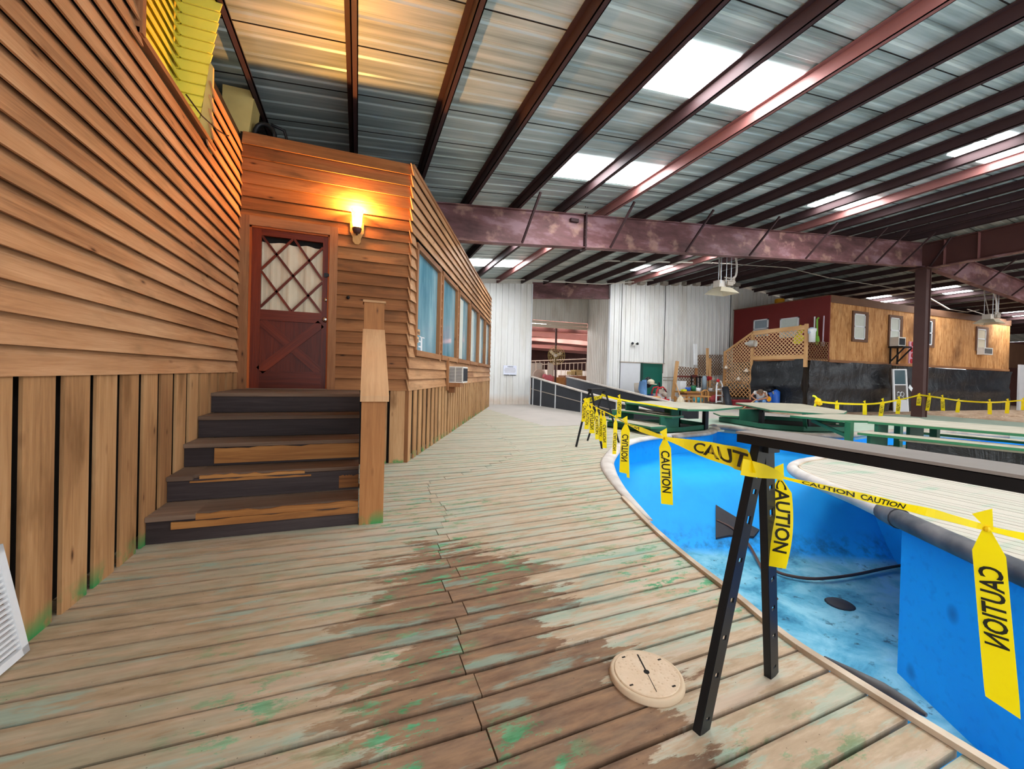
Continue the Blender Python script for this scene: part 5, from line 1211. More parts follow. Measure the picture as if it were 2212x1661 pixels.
twin(22.2, 23.05, 3.35, 4.58, M['blind'], 'first cabin window from the red end, with a pale blind', 1); twin(25.05, 25.85, 3.3, 4.6, M['blind'], 'second cabin window, above the bracketed air conditioner', 1)
twin(27.8, 28.75, 3.36, 4.66, M['paneglass'], 'third cabin window, dark glass', 0); twin(33.3, 34.25, 3.4, 4.55, M['curtain'], 'last cabin window, above a small air conditioner', 1)
def wac(nm, x0, x1, z0, z1, out, label):
    t = thing('air_conditioner', label, 'air conditioner', ((x0+x1)/2, TY, z0)); b = MB(); b.box(x0, x1, TY-out, TY-.06, z0, z1); b.build('housing', M['offwhite'], t)
    b = MB()
    for i in range(8): b.box(lerp(x0+.06,x1-.06,i/8), lerp(x0+.06,x1-.06,i/8)+.05, TY-out-.01, TY-out, z0+.06, z1-.06)
    b.build('grille', M['blackpanel'], t); return t
a1 = wac('a', 25.0, 25.6, 3.13, 3.58, .42, 'white window air conditioner resting on a black bracket on the plywood cabin')
b = MB(); b.box(24.95, 25.7, TY-.62, TY-.03, 3.05, 3.12)
for x in (25.05, 25.65): b.beam((x,TY-.08,2.25), (x,TY-.08,3.05), .06, .06); b.beam((x,TY-.08,2.35), (x+.1,TY-.6,3.05), .06, .06)
b.build('bracket', M['black'], a1); wac('b', 33.25, 34.2, 3.05, 3.45, .35, 'small white air conditioner in the last plywood cabin window')
rx = TX-.06
def rwin(name, px0, px1, pz0, pz1, mt, lab):
    a, c = atx(px0, pz1, rx), atx(px1, pz0, rx); y0, y1, z0, z1 = min(a.y,c.y), max(a.y,c.y), a.z, c.z
    w_ = bpy.data.objects.new(name, None); COL.objects.link(w_); w_.parent = tr; w_.location = V((rx-28, (y0+y1)/2-15, z0-GZ)); w_['label'] = lab
    b = MB(); t = .06
    for q in ((y0,y0+t,z0,z1),(y1-t,y1,z0,z1),(y0,y1,z1-t,z1)): b.box(rx-.05,rx,q[0],q[1],q[2],q[3])
    if name == 'cabin_window': b.box(rx-.05,rx,y0,y1,lerp(z0,z1,.45)-.03,lerp(z0,z1,.45)+.03)
    b.build('frame', M['white'], w_); b = MB(); b.box(rx-.02,rx-.01,y0,y1,z0,z1); b.build('pane' if name == 'cabin_window' else 'leaf', mt, w_)
rwin('cabin_window', 1628, 1661, 688, 728, plain('grey_blind', '8d9aa3', .4), 'grey-paned window in the red end wall'); rwin('cabin_door', 1685, 1727, 684, 730, plain('pale_sage_door', 'c9d2cc', .5), 'pale door in the red end wall')
# hanging plastic under the cabin and porch
def tarpsheet(label, A, Bp, zt, zb_, sag=.05, seedv=1):
    rn = random.Random(seedv); A, Bp = V((*A,0)), V((*Bp,0)); d = Bp-A; n = V((d.y,-d.x,0)).normalized(); b = MB(); nx, nz = int(d.length/.16)+2, 14
    ph = [rn.uniform(0, 6) for _ in range(6)]; g = {}
    for i in range(nx+1):
        for j in range(nz+1):
            u, v = i/nx, j/nz; x = u*d.length
            w = .04*math.sin(x*1.3+ph[0]+v*2.5)+.025*math.sin(x*2.7+ph[1]-v*7)+.012*math.sin(x*6.1+ph[2]+v*9)+.04*math.sin(v*8+x*.8+ph[3])+.03*math.sin(v*15-x*1.1+ph[4])
            fold = .10*math.exp(-((v-.48)/.07)**2)
            g[i,j] = len(b.v); b.v.append(A+d*u+n*(w*(.25+v)+.06+fold)+V((0,0,lerp(zb_, zt, v)-(sag*math.sin(u*math.pi*max(1, round(d.length/3)))**2 if j == nz else 0))))
    for i in range(nx):
        for j in range(nz): b.f.append([g[i,j],g[i+1,j],g[i+1,j+1],g[i,j+1]]); b.u.append([(0,0)]*4); b.m.append(0)
    return tag(b.build('plastic_sheet', M['tarp'], None, True), label, 'plastic sheet')
PXC = 18.9
tarpsheet('black plastic sheet below the lattice porch rail', (PXC,15.2), (PXC,TY+.05), 2.30, GZ+.02, .12, 1)
tarpsheet('black plastic sheet from the porch post to the storm door', (PXC+.05,TY-.05), (25.0,TY-.05), 2.22, GZ+.02, .03, 2)
tarpsheet('wide black plastic sheet under the plywood cabin beyond the storm door', (25.9,TY-.05), (37.1,TY-.05), 2.16, GZ+.02, .02, 3)
# storm door leaning
q = [aty(1926,797,TY-.5), aty(1956,797,TY-.5), aty(1961,889,TY-1.0), aty(1929,889,TY-1.0)]
sd = thing('storm_door', 'white aluminium storm door leaning on the plastic sheet', 'door', q[3]); 
def qp(u, v, t=0.0): return q[3].lerp(q[2], u).lerp(q[0].lerp(q[1], u), v)+V((0,-t,0))
def qbox(b, u0, u1, v0, v1, t0, t1): b.hexa([qp(u0,v0,t0),qp(u1,v0,t0),qp(u1,v0,t1),qp(u0,v0,t1),qp(u0,v1,t0),qp(u1,v1,t0),qp(u1,v1,t1),qp(u0,v1,t1)])
b = MB(); [qbox(b, *a, 0, .05) for a in ((0,.1,0,1),(.9,1,0,1),(.1,.9,.97,1),(.1,.9,.61,.635))]; b.build('door_frame', M['white'], sd)
b = MB(); qbox(b, .1, .9, 0, .27, .005, .04); b.build('kick_panel', M['greydoor'], sd)
b = MB(); qbox(b, .1, .9, .27, .61, .01, .02); b.build('lower_pane', plain('brown_screen', '57504b', .5), sd)
b = MB(); qbox(b, .1, .9, .635, .97, .01, .02); b.build('upper_pane', plain('teal_pane', '4c626a', .15, 0, .1, 3, .6), sd)
b = MB()
for u in (.38, .62):
    b.tube([qp(u+.11*math.cos(a), .40+.05*math.sin(a), .03) for a in [i*math.pi/8 for i in range(17)]], .02, 5)
b.tube([qp(.5+.18*math.cos(a), .30+.06*math.sin(a), .03) for a in [i*math.pi/8 for i in range(9)]], .02, 5); b.build('scroll_grille', M['alum'], sd)
pa, pb = aty(1966, 785, TY-.3), aty(1971, 738, TY-.3)
b = MB(); b.box(pa.x-.15, pb.x+.25, TY-.32, TY-.28, pa.z, pb.z); po = tag(b.build('flower_board', M['pinkp']), 'narrow pink board with red blotches beside the brown column', 'board')
b = MB()
for i in range(4): b.lathe([(.13,0),(.1,.02)], (pa.x+.05+.08*(i % 2), TY-.33, lerp(pa.z+.12, pb.z-.12, i/3)), (0,-1,0), 10)
b.build('red_blotches', M['redp'], po)
b = MB(); b.box(37.3, 46, 12.2, 12.3, GZ, 2.6); struct(b.build('wall_grey', M['greydoor']), 'pale grey partition to the far side of the plywood cabin', 'wall')
b = MB(); b.box(37.3, 46, 14.5, 14.7, 2.6, 4.3); struct(b.build('wall_far_wood', M['fascia']), 'brown boarding above the pale grey partition', 'wall')
b = MB(); b.box(45.9, 46, -6, YW, GZ, zb(46)+.2); struct(b.build('wall_far', M['maroon']), 'dark red far end wall', 'wall')
# ------------------------------------------------------------------ lattice porch and stair
def lattice(b, o, d, poly, sp=.13, sw=.035, t=.012):
    """crossed slats clipped to poly given in (s, z); o, d: the panel's frame"""
    o, d = V(o), V(d).normalized(); n = V((d.y, -d.x, 0))
    P = [V((s, z, 0)) for s, z in poly]
    for k, (cx, cz) in enumerate(((.7071,.7071),(.7071,-.7071))):
        ax = V((cx, cz, 0)); nn = V((-cz, cx, 0)); lo = min(p.dot(nn) for p in P); hi = max(p.dot(nn) for p in P); s = lo
        while s < hi:
            a = clip(clip(P, nn*s, nn), nn*(s+sw), -nn); s += sp
            if len(a) >= 3: b.prism([o+d*p.x+V((0,0,p.y))+n*(k*t) for p in a], n*t)
lf = thing('lattice_porch', 'tan lattice porch rail climbing to the red cabin door', 'porch', (PXC, 14, GZ))
po_ = (PXC, 16.9, 0); dd = (0,-1,0); s1, s2, s3 = 0.0, 1.68, 4.28
b = MB(); lattice(b, po_, dd, [(0,1.05),(s2,1.05),(s2,3.68),(0,2.72)]); b.build('stair_lattice', M['lattice'], lf)
b = MB(); lattice(b, po_, dd, [(s2+.05,2.45),(s3,2.45),(s3,3.65),(s2+.05,3.62)]); b.build('rail_lattice', M['lattice'], lf)
b = MB(); lattice(b, (PXC-.04,17.9,0), dd, [(0,.35),(2.7,.35),(2.7,1.15),(0,1.15)], .16); b.build('lower_lattice', M['newwood'], lf)
b = MB(); b.beam((PXC-.03,15.25,3.66), (PXC-.03,12.6,3.70), .05, .2); b.build('top_rail', M['newwood'], lf)
b = MB(); b.beam((PXC-.03,16.9,2.74), (PXC-.03,15.22,3.70), .05, .1); b.build('sloping_rail', M['newwood'], lf)
b = MB(); b.beam((PXC-.03,15.25,2.38), (PXC-.03,12.6,2.38), .05, .2); b.build('bottom_rail', M['newwood'], lf)
for y, z0, z1 in ((12.58, 1.9, 3.85), (15.24, GZ, 3.6), (16.9, .9, 2.8)): b = MB(); b.box(PXC-.06, PXC+.05, y-.06, y+.06, z0, z1, 0, 2); b.build('post', M['newwood'], lf)
b = MB(); lattice(b, (PXC,TY,0), (1,0,0), [(.1,2.25),(1.55,2.25),(1.55,3.1),(.1,3.1)]); b.build('end_lattice', M['lattice_dk'], lf)
b = MB(); b.box(PXC, TX, TY, 15.2, 2.22, 2.30); b.build('porch_floor', M['trimwood'], lf)
# darker lattice fence by the white wall
l2 = thing('lattice_fence', 'dark brown lattice fence with leaning pale posts by the white wall', 'fence', (17, 17.4, GZ))
yF = 17.45; pl = lambda *ps: [(aty(x, y_, yF).x, aty(x, y_, yF).z) for x, y_ in ps]
b = MB(); lattice(b, (0,yF,0), (1,0,0), pl((1507,814),(1560,810),(1560,766),(1507,766))); b.build('tall_lattice', M['lattice_dk'], l2)
b = MB(); lattice(b, (0,yF,0), (1,0,0), pl((1465,836),(1505,836),(1505,795),(1465,791))); b.build('short_lattice', M['lattice_dk'], l2)
for i, (x0, y0, x1, y1, w_) in enumerate(((1453,862,1463,780,.18),(1528,842,1528,752,.12),(1531,842,1533,774,.2),(1503,842,1504,795,.14))):
    b = MB(); b.beam(aty(x0,y0,yF-.2), aty(x1,y1,yF-.2), w_, .08, (0,1,0)); b.build('post', M['newwood'] if i != 3 else M['trimwood'], l2)
b = MB(); b.beam(aty(1464,813,yF-.25), aty(1530,815,yF-.25), .09, .08); b.build('cross_rail', plain('dark_red_rail', '6a2a26'), l2)
# ------------------------------------------------------------------ small things by the white wall
def bx(name, px0, px1, py0, py1, Y, dp, mt, label, cat, group=None):
    a, c = aty(px0, py1, Y), aty(px1, py0, Y); b = MB(); b.box(a.x, c.x, Y, Y+dp, a.z, c.z); return tag(b.build(name, mt), label, cat, group)
def gpt(px, py, Y): return aty(px, py, Y)
# floor fan
c = gpt(1380, 847, 16.9); fn = thing('drum_fan', 'large grey drum fan standing by the green doorway', 'fan', (c.x, 16.9, GZ))
fa = V((.75,-.55,.1)).normalized(); R0 = .47
b = MB(); b.lathe([(R0*.97,-.2),(R0,-.18),(R0,.16),(R0*.97,.18),(R0*.9,.16),(R0*.9,-.16)], c, fa, 28); b.build('drum', M['insul'], fn, True)
b = MB(); u1 = fa.cross(V((0,0,1))).normalized(); u2 = u1.cross(fa)
for kk in (.25,.5,.75): b.tube([c+fa*.17+(u1*math.cos(a)+u2*math.sin(a))*R0*kk for a in [i*math.pi/12 for i in range(24)]], .008, 4, True)
for i in range(12): a = i*math.pi/6; b.tube([c+fa*.2, c+fa*.17+(u1*math.cos(a)+u2*math.sin(a))*R0*.92], .007, 4)
b.build('wire_guard', M['mat'], fn)
b = MB()
for i in range(4): a = i*math.pi/2; dv = u1*math.cos(a)+u2*math.sin(a); b.obox(c+dv*.2, dv*.18, fa.cross(dv)*.1+fa*.05, fa*.006)
b.build('blades', M['alum'], fn)
b = MB(); b.tube([c+u1*.4-V((0,0,.1)), V((c.x+.35,16.8,GZ)), V((c.x-.35,17.1,GZ)), c-u1*.4-V((0,0,.1))], .025, 6); b.tube([c+V((0,0,R0-.05)), c+V((.05,0,R0+.08)), c+V((.15,0,R0-.03))], .02, 6); b.build('stand', M['mat'], fn)
# jacket over a stool
c = gpt(1400, 850, 16.0); cl_ = thing('stool', 'round stool with a tan seat below the hanging blue jacket', 'stool', (c.x, 16.0, GZ))
b = MB(); b.lathe([(.36,0),(.38,.1),(.3,.17)], gpt(1410,856,16.0)-V((0,0,.15)), (0,0,1), 14); b.build('seat', M['cardboard'], cl_)
b = MB(); p = gpt(1405,858,16.0); b.tube([(p.x,16.1,GZ),(p.x,16.1,p.z-.1)], .03, 6); b.build('leg', M['white'], cl_)
b = MB(); b.hexa([gpt(1386,866,15.9),gpt(1398,866,15.9),gpt(1398,866,16.2),gpt(1386,866,16.2),gpt(1387,821,15.9),gpt(1397,820,15.9),gpt(1397,820,16.2),gpt(1387,821,16.2)]); b.tube([gpt(1388,825,15.85),gpt(1386,840,15.8),gpt(1390,852,15.8)], [.14,.16,.12], 8); tag(b.build('blue_jacket', M['denim'], None, True), 'pale blue jacket hanging beside the drum fan', 'jacket')
b = MB(); b.ball(gpt(1406,825,16.1), .17, 12, sq=(1.1,1,.8)); b.obox(gpt(1408,829,16.0), (.2,0,-.02), (0,.12,0), (0,0,.02)); tag(b.build('baseball_cap', M['curtain'], None, True), 'cream cap perched beside the blue jacket', 'cap')
b = MB(); b.ball(gpt(1400,826,16.3), .2, 10, sq=(1,1,1.4)); tag(b.build('dark_bag', M['black'], None, True), 'dark bag between the blue jacket and the cap', 'bag')
bx('blue_tub', 1408, 1418, 852, 867, 16.2, .3, M['bluep'], 'blue tub under the stool with the tan seat', 'tub')
# red pressure washer
pw = thing('pressure_washer', 'red and white pressure washer with a curved handle by the green doorway', 'machine', gpt(1430, 866, 15.8))
b = MB(); P1 = [gpt(*p, 15.8) for p in ((1418,866),(1418,848),(1422,838),(1432,836),(1438,842),(1438,866))]; b.tube(P1, .035, 8); b.tube([p+V((.1,.45,0)) for p in P1], .035, 8); b.build('tube_frame', M['redp'], pw, True)
b = MB(); a, c = gpt(1420,866,15.9), gpt(1437,851,15.9); b.box(a.x, c.x, 15.85, 16.25, a.z, c.z); b.build('white_body', M['white'], pw)
b = MB(); a, c = gpt(1422,850,15.8), gpt(1434,841,15.8); b.box(a.x, c.x, 15.75, 16.0, a.z, c.z); b.ball(gpt(1436,852,15.7), .13, 10); b.build('pump', M['insul'], pw)
b = MB(); a = gpt(1421,866,15.4); b.obox(a, (.5,0,0), (0,.2,0), (0,0,.10)); b.build('red_base', M['redp'], pw)
b = MB(); b.tube([gpt(*p, 15.7) for p in ((1434,840),(1440,846),(1440,852),(1436,856))], .025, 6); b.tube([gpt(1425,836,15.8), gpt(1424,826,15.8)], .04, 6); b.build('hose', M['black'], pw)
bx('white_bottle', 1447, 1449.5, 858, 866, 15.8, .1, M['white'], 'small white bottle on the floor by the pressure washer', 'bottle')
# conduit rail on wall
line('conduit_pipe', [aty(1432,815,YW-.08), aty(1456,815,YW-.08)], .02, M['insul'], 'upper grey conduit on the wall beside the green door'); line('conduit_pipe', [aty(1432,821,YW-.08), aty(1456,822,YW-.08)], .02, M['insul'], 'lower grey conduit on the wall beside the green door')
b = MB(); b.tube([aty(1500,788,17.3), aty(1500,743,17.3)], .07, 8); b.tube([aty(1503.5,788,17.3), aty(1503.5,743,17.3)], .07, 8); tag(b.build('fluorescent_tubes', M['white']), 'pale fluorescent tube pair standing upright on the lattice fence', 'lamp tube')
# desk, chair, shelf goods
dkk = thing('wooden_desk', 'low tan wooden desk and step shelf below the dark lattice', 'desk', gpt(1490, 864, 16.6))
b = MB(); a, c = gpt(1469,848,16.6), gpt(1506,845,16.6); b.box(a.x, c.x, 16.3, 17.0, a.z, c.z); b.build('desktop', M['oak'], dkk)
b = MB(); a, c = gpt(1476,853,16.6), gpt(1504,849,16.6); b.box(a.x, c.x, 16.35, 16.95, a.z, c.z); b.build('apron', M['trimwood'], dkk)
b = MB(); a, c = gpt(1470,856,16.2), gpt(1496,854,16.2); b.box(a.x, c.x, 15.9, 16.3, a.z, c.z); b.build('step_shelf', M['oak'], dkk)
b = MB(); a, c = gpt(1458,863,16.0), gpt(1486,860,16.0); b.box(a.x, c.x, 15.7, 16.1, a.z, c.z); b.build('low_step', M['newwood'], dkk)
for px, Y in ((1460,15.9),(1485,15.9),(1472,16.2),(1495,16.2),(1505,16.7)): b = MB(); p = gpt(px, 856, Y); b.box(p.x-.04, p.x+.04, Y, Y+.08, GZ, p.z); b.build('leg', M['oak'], dkk)
wc = thing('wooden_chair', 'round-backed wooden chair holding a turquoise bag beside the tan desk', 'chair', gpt(1522, 866, 15.1))
b = MB(); a = gpt(1514,856,15.1); b.obox(a, (.32,0,0), (0,.3,0), (0,0,.03)); b.build('seat', M['oak'], wc)
b = MB(); b.tube([gpt(*p,15.1) for p in ((1516,856),(1516,846),(1521,843),(1526,843),(1530,847),(1530,867))], .035, 6)
for px in (1520,1524,1527): b.tube([gpt(px,856,15.1), gpt(px,844,15.1)], .016, 5)
b.build('backrest', M['oak'], wc)
for px, Y in ((1503,14.9),(1514,14.85),(1505,15.3),(1520,15.3)): b = MB(); p = gpt(px,857,Y); b.tube([(p.x,Y,p.z),(p.x,Y,GZ)], .03, 6); b.build('leg', M['oak'], wc)
b = MB(); b.ball(gpt(1508,864,15.6), .2, 10, sq=(1.3,1,.7)); tag(b.build('turquoise_bag', plain('turquoise','3fa9b5'), None, True), 'turquoise bag under the round-backed chair', 'bag')
bx('white_cooler', 1469, 1483, 823, 844, 16.85, .25, M['white'], 'white panelled bin standing on the tan desk', 'bin'); 
def pail(px, py0, py1, w, Y, mt, label):
    a, c = gpt(px, py1, Y), gpt(px, py0, Y); r = w*.5*((gpt(px+1,py1,Y)-gpt(px,py1,Y)).length); t = thing('bucket', label, 'bucket', a); h = c.z-a.z
    b = MB(); b.lathe([(r*.8,0),(r,h),(r*.94,h),(r*.75,.03)], a, (0,0,1), 14); b.build('body', mt, t, True); b = MB(); b.tube([a+V((r*math.cos(q), 0, h+.5*r*math.sin(q))) for q in [i*math.pi/6 for i in range(7)]], .01, 4); b.build('handle', M['alum'], t)
pail(1486, 837, 845, 9, 16.5, M['bluep'], 'blue bucket on the tan desk'); pail(1498, 833, 845, 8, 16.5, M['greenp'], 'green bucket on the tan desk'); pail(1508, 838, 846, 9, 16.4, M['white'], 'white pail at the end of the tan desk'); pail(1534, 838, 845, 8, 17.2, M['white'], 'white pail on the timber bench behind the ladder')
b = MB(); a = gpt(1477,845,16.4); b.obox(a+V((0,0,.04)), (.12,0,0), (0,.08,0), (0,0,.05)); tag(b.build('yellow_box', M['yelp']), 'small yellow box on the front edge of the tan desk', 'box')
b = MB(); a = gpt(1464,862,15.9); b.lathe([(.18,0),(.2,.3),(.12,.5),(.06,.55),(.06,.6)], (a.x-.3,15.4,GZ), (0,0,1), 12); tag(b.build('plastic_jug', M['curtain'], None, True), 'cloudy plastic jug on the floor beside the desk step', 'jug')
b = MB(); b.tube([gpt(1459,825,16.7), gpt(1470,858,16.0)], .025, 6); tag(b.build('broom_pole', M['newwood']), 'pale broom pole leaning by the desk', 'pole')
cr = thing('metal_shelf', 'dark metal shelf frame behind the desk buckets', 'shelf', gpt(1504, 846, 17))
for px in (1494,1505,1512,1525): b = MB(); b.beam(gpt(px,846,17.0), gpt(px,812,17.0), .06, .06); b.build('upright', M['black'], cr)
for py in (812,826,836): b = MB(); b.beam(gpt(1512,py,17.0), gpt(1525,py,17.0), .3, .04); b.build('shelf_board', M['insul'], cr)
b = MB(); b.beam(gpt(1494,812,17.0), gpt(1505,812,17.0), .1, .1); b.build('top_bar', plain('dark_red_bar','5a2420'), cr)
b = MB(); a = gpt(1521,842,16.8); b.lathe([(.12,0),(.12,.65),(.05,.75)], a, (0,0,1), 12); tag(b.build('gas_bottle', plain('grey_blue','8fa0ac'), None, True), 'grey-blue gas bottle on the shelf by the leaning post', 'bottle')
b = MB(); b.lathe([(.13,0),(.13,.04),(.04,.12),(.1,.2)], gpt(1529,817,17.0), (0,-1,0), 12); tag(b.build('red_hose_reel', M['redp']), 'red reel fixed to the leaning post', 'reel')
bx('timber_bench', 1531, 1640, 848, 858, 17.0, .5, M['trimwood'], 'long brown timber bench below the lower lattice', 'bench')
b = MB(); a = gpt(1600,845,16.6); b.ball(a, .55, 12, sq=(1.5,.8,.35)); tag(b.build('folded_cover', M['strap'], None, True), 'folded brown cover lying on the timber bench', 'cover')
ld_ = thing('ladder', 'white aluminium step ladder with a hooped red-tipped top', 'ladder', gpt(1553, 867, 15.5))
b = MB(); b.tube([gpt(*p,15.5) for p in ((1547,870),(1548,832),(1551,823),(1554,822),(1557,824),(1560,831),(1560,870))], .035, 6); b.build('side_rail', M['white'], ld_)
for py in (841,854,867): b = MB(); b.beam(gpt(1548,py,15.5), gpt(1560,py,15.5), .12, .05); b.build('step', M['white'], ld_)
b = MB(); b.ball(gpt(1551,822,15.45), .09, 8); b.build('red_cap', M['redp'], ld_)
b = MB(); b.tube([gpt(1576,880,15.0), gpt(1566,836,15.3)], .15, 14); tag(b.build('black_pipe', M['blackpanel'], None, True), 'thick black plastic pipe leaning on the timber bench', 'pipe')
b = MB(); b.ball(gpt(1540,862,15.8), .25, 10, sq=(1,.7,.7)); b.ball(gpt(1545,860,16.0), .2, 8); tag(b.build('red_engine', plain('dull_red','8a3035'), None, True), 'dull red engine on the floor under the bench end', 'engine')
b = MB(); a, c = gpt(1581,878,15.2), gpt(1622,864,15.2); b.box(a.x, c.x, 15.0, 15.5, GZ, c.z-.06); b.box(a.x-.05, c.x+.05, 14.95, 15.55, c.z-.06, c.z); tag(b.build('red_chest', plain('faded_red_chest','a83a46')), 'faded red plastic chest beside the seated person', 'chest')
# blue compressor
p0 = gpt(1664, 886, 14.0); bc = thing('air_compressor', 'blue upright air compressor with hoses in front of the black plastic', 'compressor', (p0.x, 14.0, GZ))
b = MB(); q = gpt(1664,858,14.0); b.lathe([(.22,0),(.26,.06),(.27,.7),(.2,.85),(.05,.9)], (q.x, 14.0, GZ+.1), (0,0,1), 20); b.build('tank', M['bluep'], bc, True)
b = MB(); q2 = gpt(1676,856,13.7); b.lathe([(.15,0),(.17,.05),(.17,.8),(.05,.9)], (q2.x, 13.7, GZ+.1), (0,0,1), 16); b.build('side_tank', M['bluep'], bc, True)
b = MB(); b.ball(gpt(1661,862,13.62), .13, 10, sq=(1.2,.3,1)); b.build('orange_sticker', M['orange'], bc)
b = MB(); b.ball(gpt(1660,842,14.0), .22, 10, sq=(1.3,1,.7)); b.tube([gpt(1668,846,13.9)+V((.35*math.cos(a), 0, .25*math.sin(a))) for a in [i*math.pi/8 for i in range(16)]], .045, 6, True); b.tube([gpt(1682,845,14.0)+V((.36*math.cos(a), .1, .3*math.sin(a))) for a in [i*math.pi/8 for i in range(16)]], .06, 6, True); b.build('motor_head', M['black'], bc)
b = MB(); b.tube([gpt(*p,13.7) for p in ((1655,850),(1652,862),(1655,880))], .035, 6); b.tube([gpt(*p,13.7) for p in ((1669,846),(1676,862),(1678,884))], .03, 6); b.build('hose', M['insul'], bc)
b = MB(); b.tube([gpt(1690,887,13.0)+V((.22*math.cos(a), .1*math.sin(a), .12+.12*math.sin(a))) for a in [i*math.pi/8 for i in range(16)]], .03, 6, True); tag(b.build('coiled_hose', M['curtain'], None, True), 'small pale hoop of hose on the ground beyond the angled table', 'hose')
# tools on the red wall
b = MB(); b.tube([atx(1759,716,20.2), atx(1760,684,20.2)], .03, 6); b.tube([atx(1756,742,20.2), atx(1757,730,20.2)], .04, 6); tag(b.build('mop', M['white']), 'white-handled mop standing against the red cabin wall', 'mop')
b = MB(); b.tube([atx(1765,745,20.2), atx(1765,690,20.2), atx(1769,686,20.2)], .04, 6); b.ball(atx(1765,735,20.15), .13, 8, sq=(.8,.8,2)); tag(b.build('lime_trimmer', M['lime']), 'lime green string trimmer leaning on the red cabin wall', 'trimmer')
b = MB(); b.tube([atx(1777,746,20.2), atx(1780,682,20.2)], .028, 6); b.tube([atx(1777,748,20.2), atx(1777.5,738,20.2)], .07, 6); tag(b.build('pole_brush', plain('grey_pink','b9a2b0')), 'long pinkish pole brush nearest the red wall corner', 'brush')
b = MB(); b.ball(atx(1729,713,19.05), .22, 12, sq=(.2,.7,1.1)); b.ball(atx(1725,732,19.05), .30, 12, sq=(.16,.85,.85)); b.ball(atx(1722,738,19.05), .2, 10, sq=(.2,1.1,.6)); tag(b.build('yellow_cloth', M['yelp'], None, True), 'bright yellow cloth draped over the porch lattice rail', 'cloth')
wf = thing('water_filter', 'white cartridge filter with a pale blue bulb on the porch corner post', 'filter', atx(1754, 735, 18.8))
b = MB(); q = atx(1754, 739, 18.75); b.lathe([(.12,0),(.13,.45),(.16,.5),(.16,.6)], q, (0,0,1), 14); b.build('cartridge', M['white'], wf, True)
b = MB(); q = atx(1753, 722, 18.75); b.lathe([(.11,0),(.14,.07),(.14,.22),(.07,.3)], q, (0,0,1), 14); b.build('globe', plain('pale_blue','aebfd6',.3), wf, True)
b = MB(); q = atx(1611, 742, 18.75); q2 = atx(1632, 742, 18.75); b.tube([q, q.lerp(q2,.4), q.lerp(q2,.45), q2], [.07,.12,.17,.17], 14); tag(b.build('flood_lamp', M['offwhite'], None, True), 'white cylindrical lamp lying on the porch lattice', 'lamp')
for i, p in enumerate(((1568,798),(1612,805),(1595,823),(1540,822))): b = MB(); b.lathe([(.0,0),(.1,.03),(.12,.1),(.05,.17),(.05,.22)], atx(*p, 18.7), (0,0,1), 10); tag(b.build('glass_bulb', M['paneglass'] if 0 else plain('clear_bulb%d' % i, 'd9c8b4', .15), None, True), 'clear bulb hanging on the tan lattice, %s counted from the stair foot' % ('second','fourth','third','first')[i], 'bulb')
b = MB(); q = aty(1684, 652, 16.0); b.lathe([(.22,-.12),(.24,0),(.24,.12),(.2,.16)], q, (0,0,1), 14); tag(b.build('yellow_lidded_tub', M['orange'], None, True), 'yellow tub sitting on the red cabin roof edge', 'tub')
# ------------------------------------------------------------------ hanging gas heaters
def heater(Y, cpx, cpy, wpx, up, label):
    c = aty(cpx, cpy, Y); s = RM[2].dot(c-CAM)/F; w = wpx*s/2; t = thing('hanging_heater', label, 'heater', c)
    b = MB(); h = .16
    lo = [c+V((sx*w, sy*w*.8, -.02)) for sx, sy in ((-1,-1),(1,-1),(1,1),(-1,1))]; hi = [c+V((sx*w*.55, sy*w*.45, h)) for sx, sy in ((-1,-1),(1,-1),(1,1),(-1,1))]
    for i in range(4): j = (i+1) % 4; b.face([lo[i], lo[j], hi[j], hi[i]], [(0,0)]*4)
    b.face(hi, [(0,0)]*4); b.build('reflector', M['curtain'], t)
    b = MB(); b.box(c.x-w*.6, c.x+w*.1, c.y-w*.3, c.y+w*.3, c.z+h, c.z+h+.22); b.build('burner_box', M['pipe'], t)
    b = MB()
    for z in (.22, .30): b.tube([c+V((-w*.2,-w*.4,h+z)), c+V((w*.9,-w*.4,h+z))], .025, 6)
    b.ball(c+V((w*.75,-w*.3,h+.2)), .1, 8); b.obox(c+V((w*.3,-w*.4,h+.12)), (w*.3,0,0), (0,.06,0), (0,0,.06)); b.build('gas_valve', M['insul'], t)
    for sx, sy in ((-.55,-.4),(.0,-.4),(.5,-.4),(.05,.4)): b = MB(); x, y_ = c.x+sx*w, c.y+sy*w; b.tube([(x,y_,c.z+h+.1), (x,y_,zb(x)+.05)], .012, 5); b.build('hanger_rod', M['alum'], t)
    P, W = fine([c+V((w*.5,-w*.3,h+.2)), c+V((w*.9,-w*.2,h+.34)), c+V((w*1.5,0,h+.5)), c+V((w*1.75,.1,h+1.0)), c+V((w*1.5,.2,h+1.6)), V((c.x+w*1.15,c.y+.3,zb(c.x)+.02))], [.03]*6); b = MB(); b.tube(P, .03, 7); b.build('gas_hose', M['pipe'], t, True)
    P, W = fine([c+V((-w*.1,0,h+.2)), c+V((0,.1,h+.7)), c+V((w*.6,.3,h+1.3)), V((c.x+w*1.9,c.y+.5,zb(c.x)))], [.02]*4); b = MB(); b.tube(P, .018, 6); b.build('power_cable', M['insul'], t, True)
heater(10.0, 1559, 633, 54, 1, 'white square gas heater hung on rods in front of the white end wall'); heater(9.7, 2137, 698, 44, 1, 'white square gas heater hung in front of the plywood cabin')
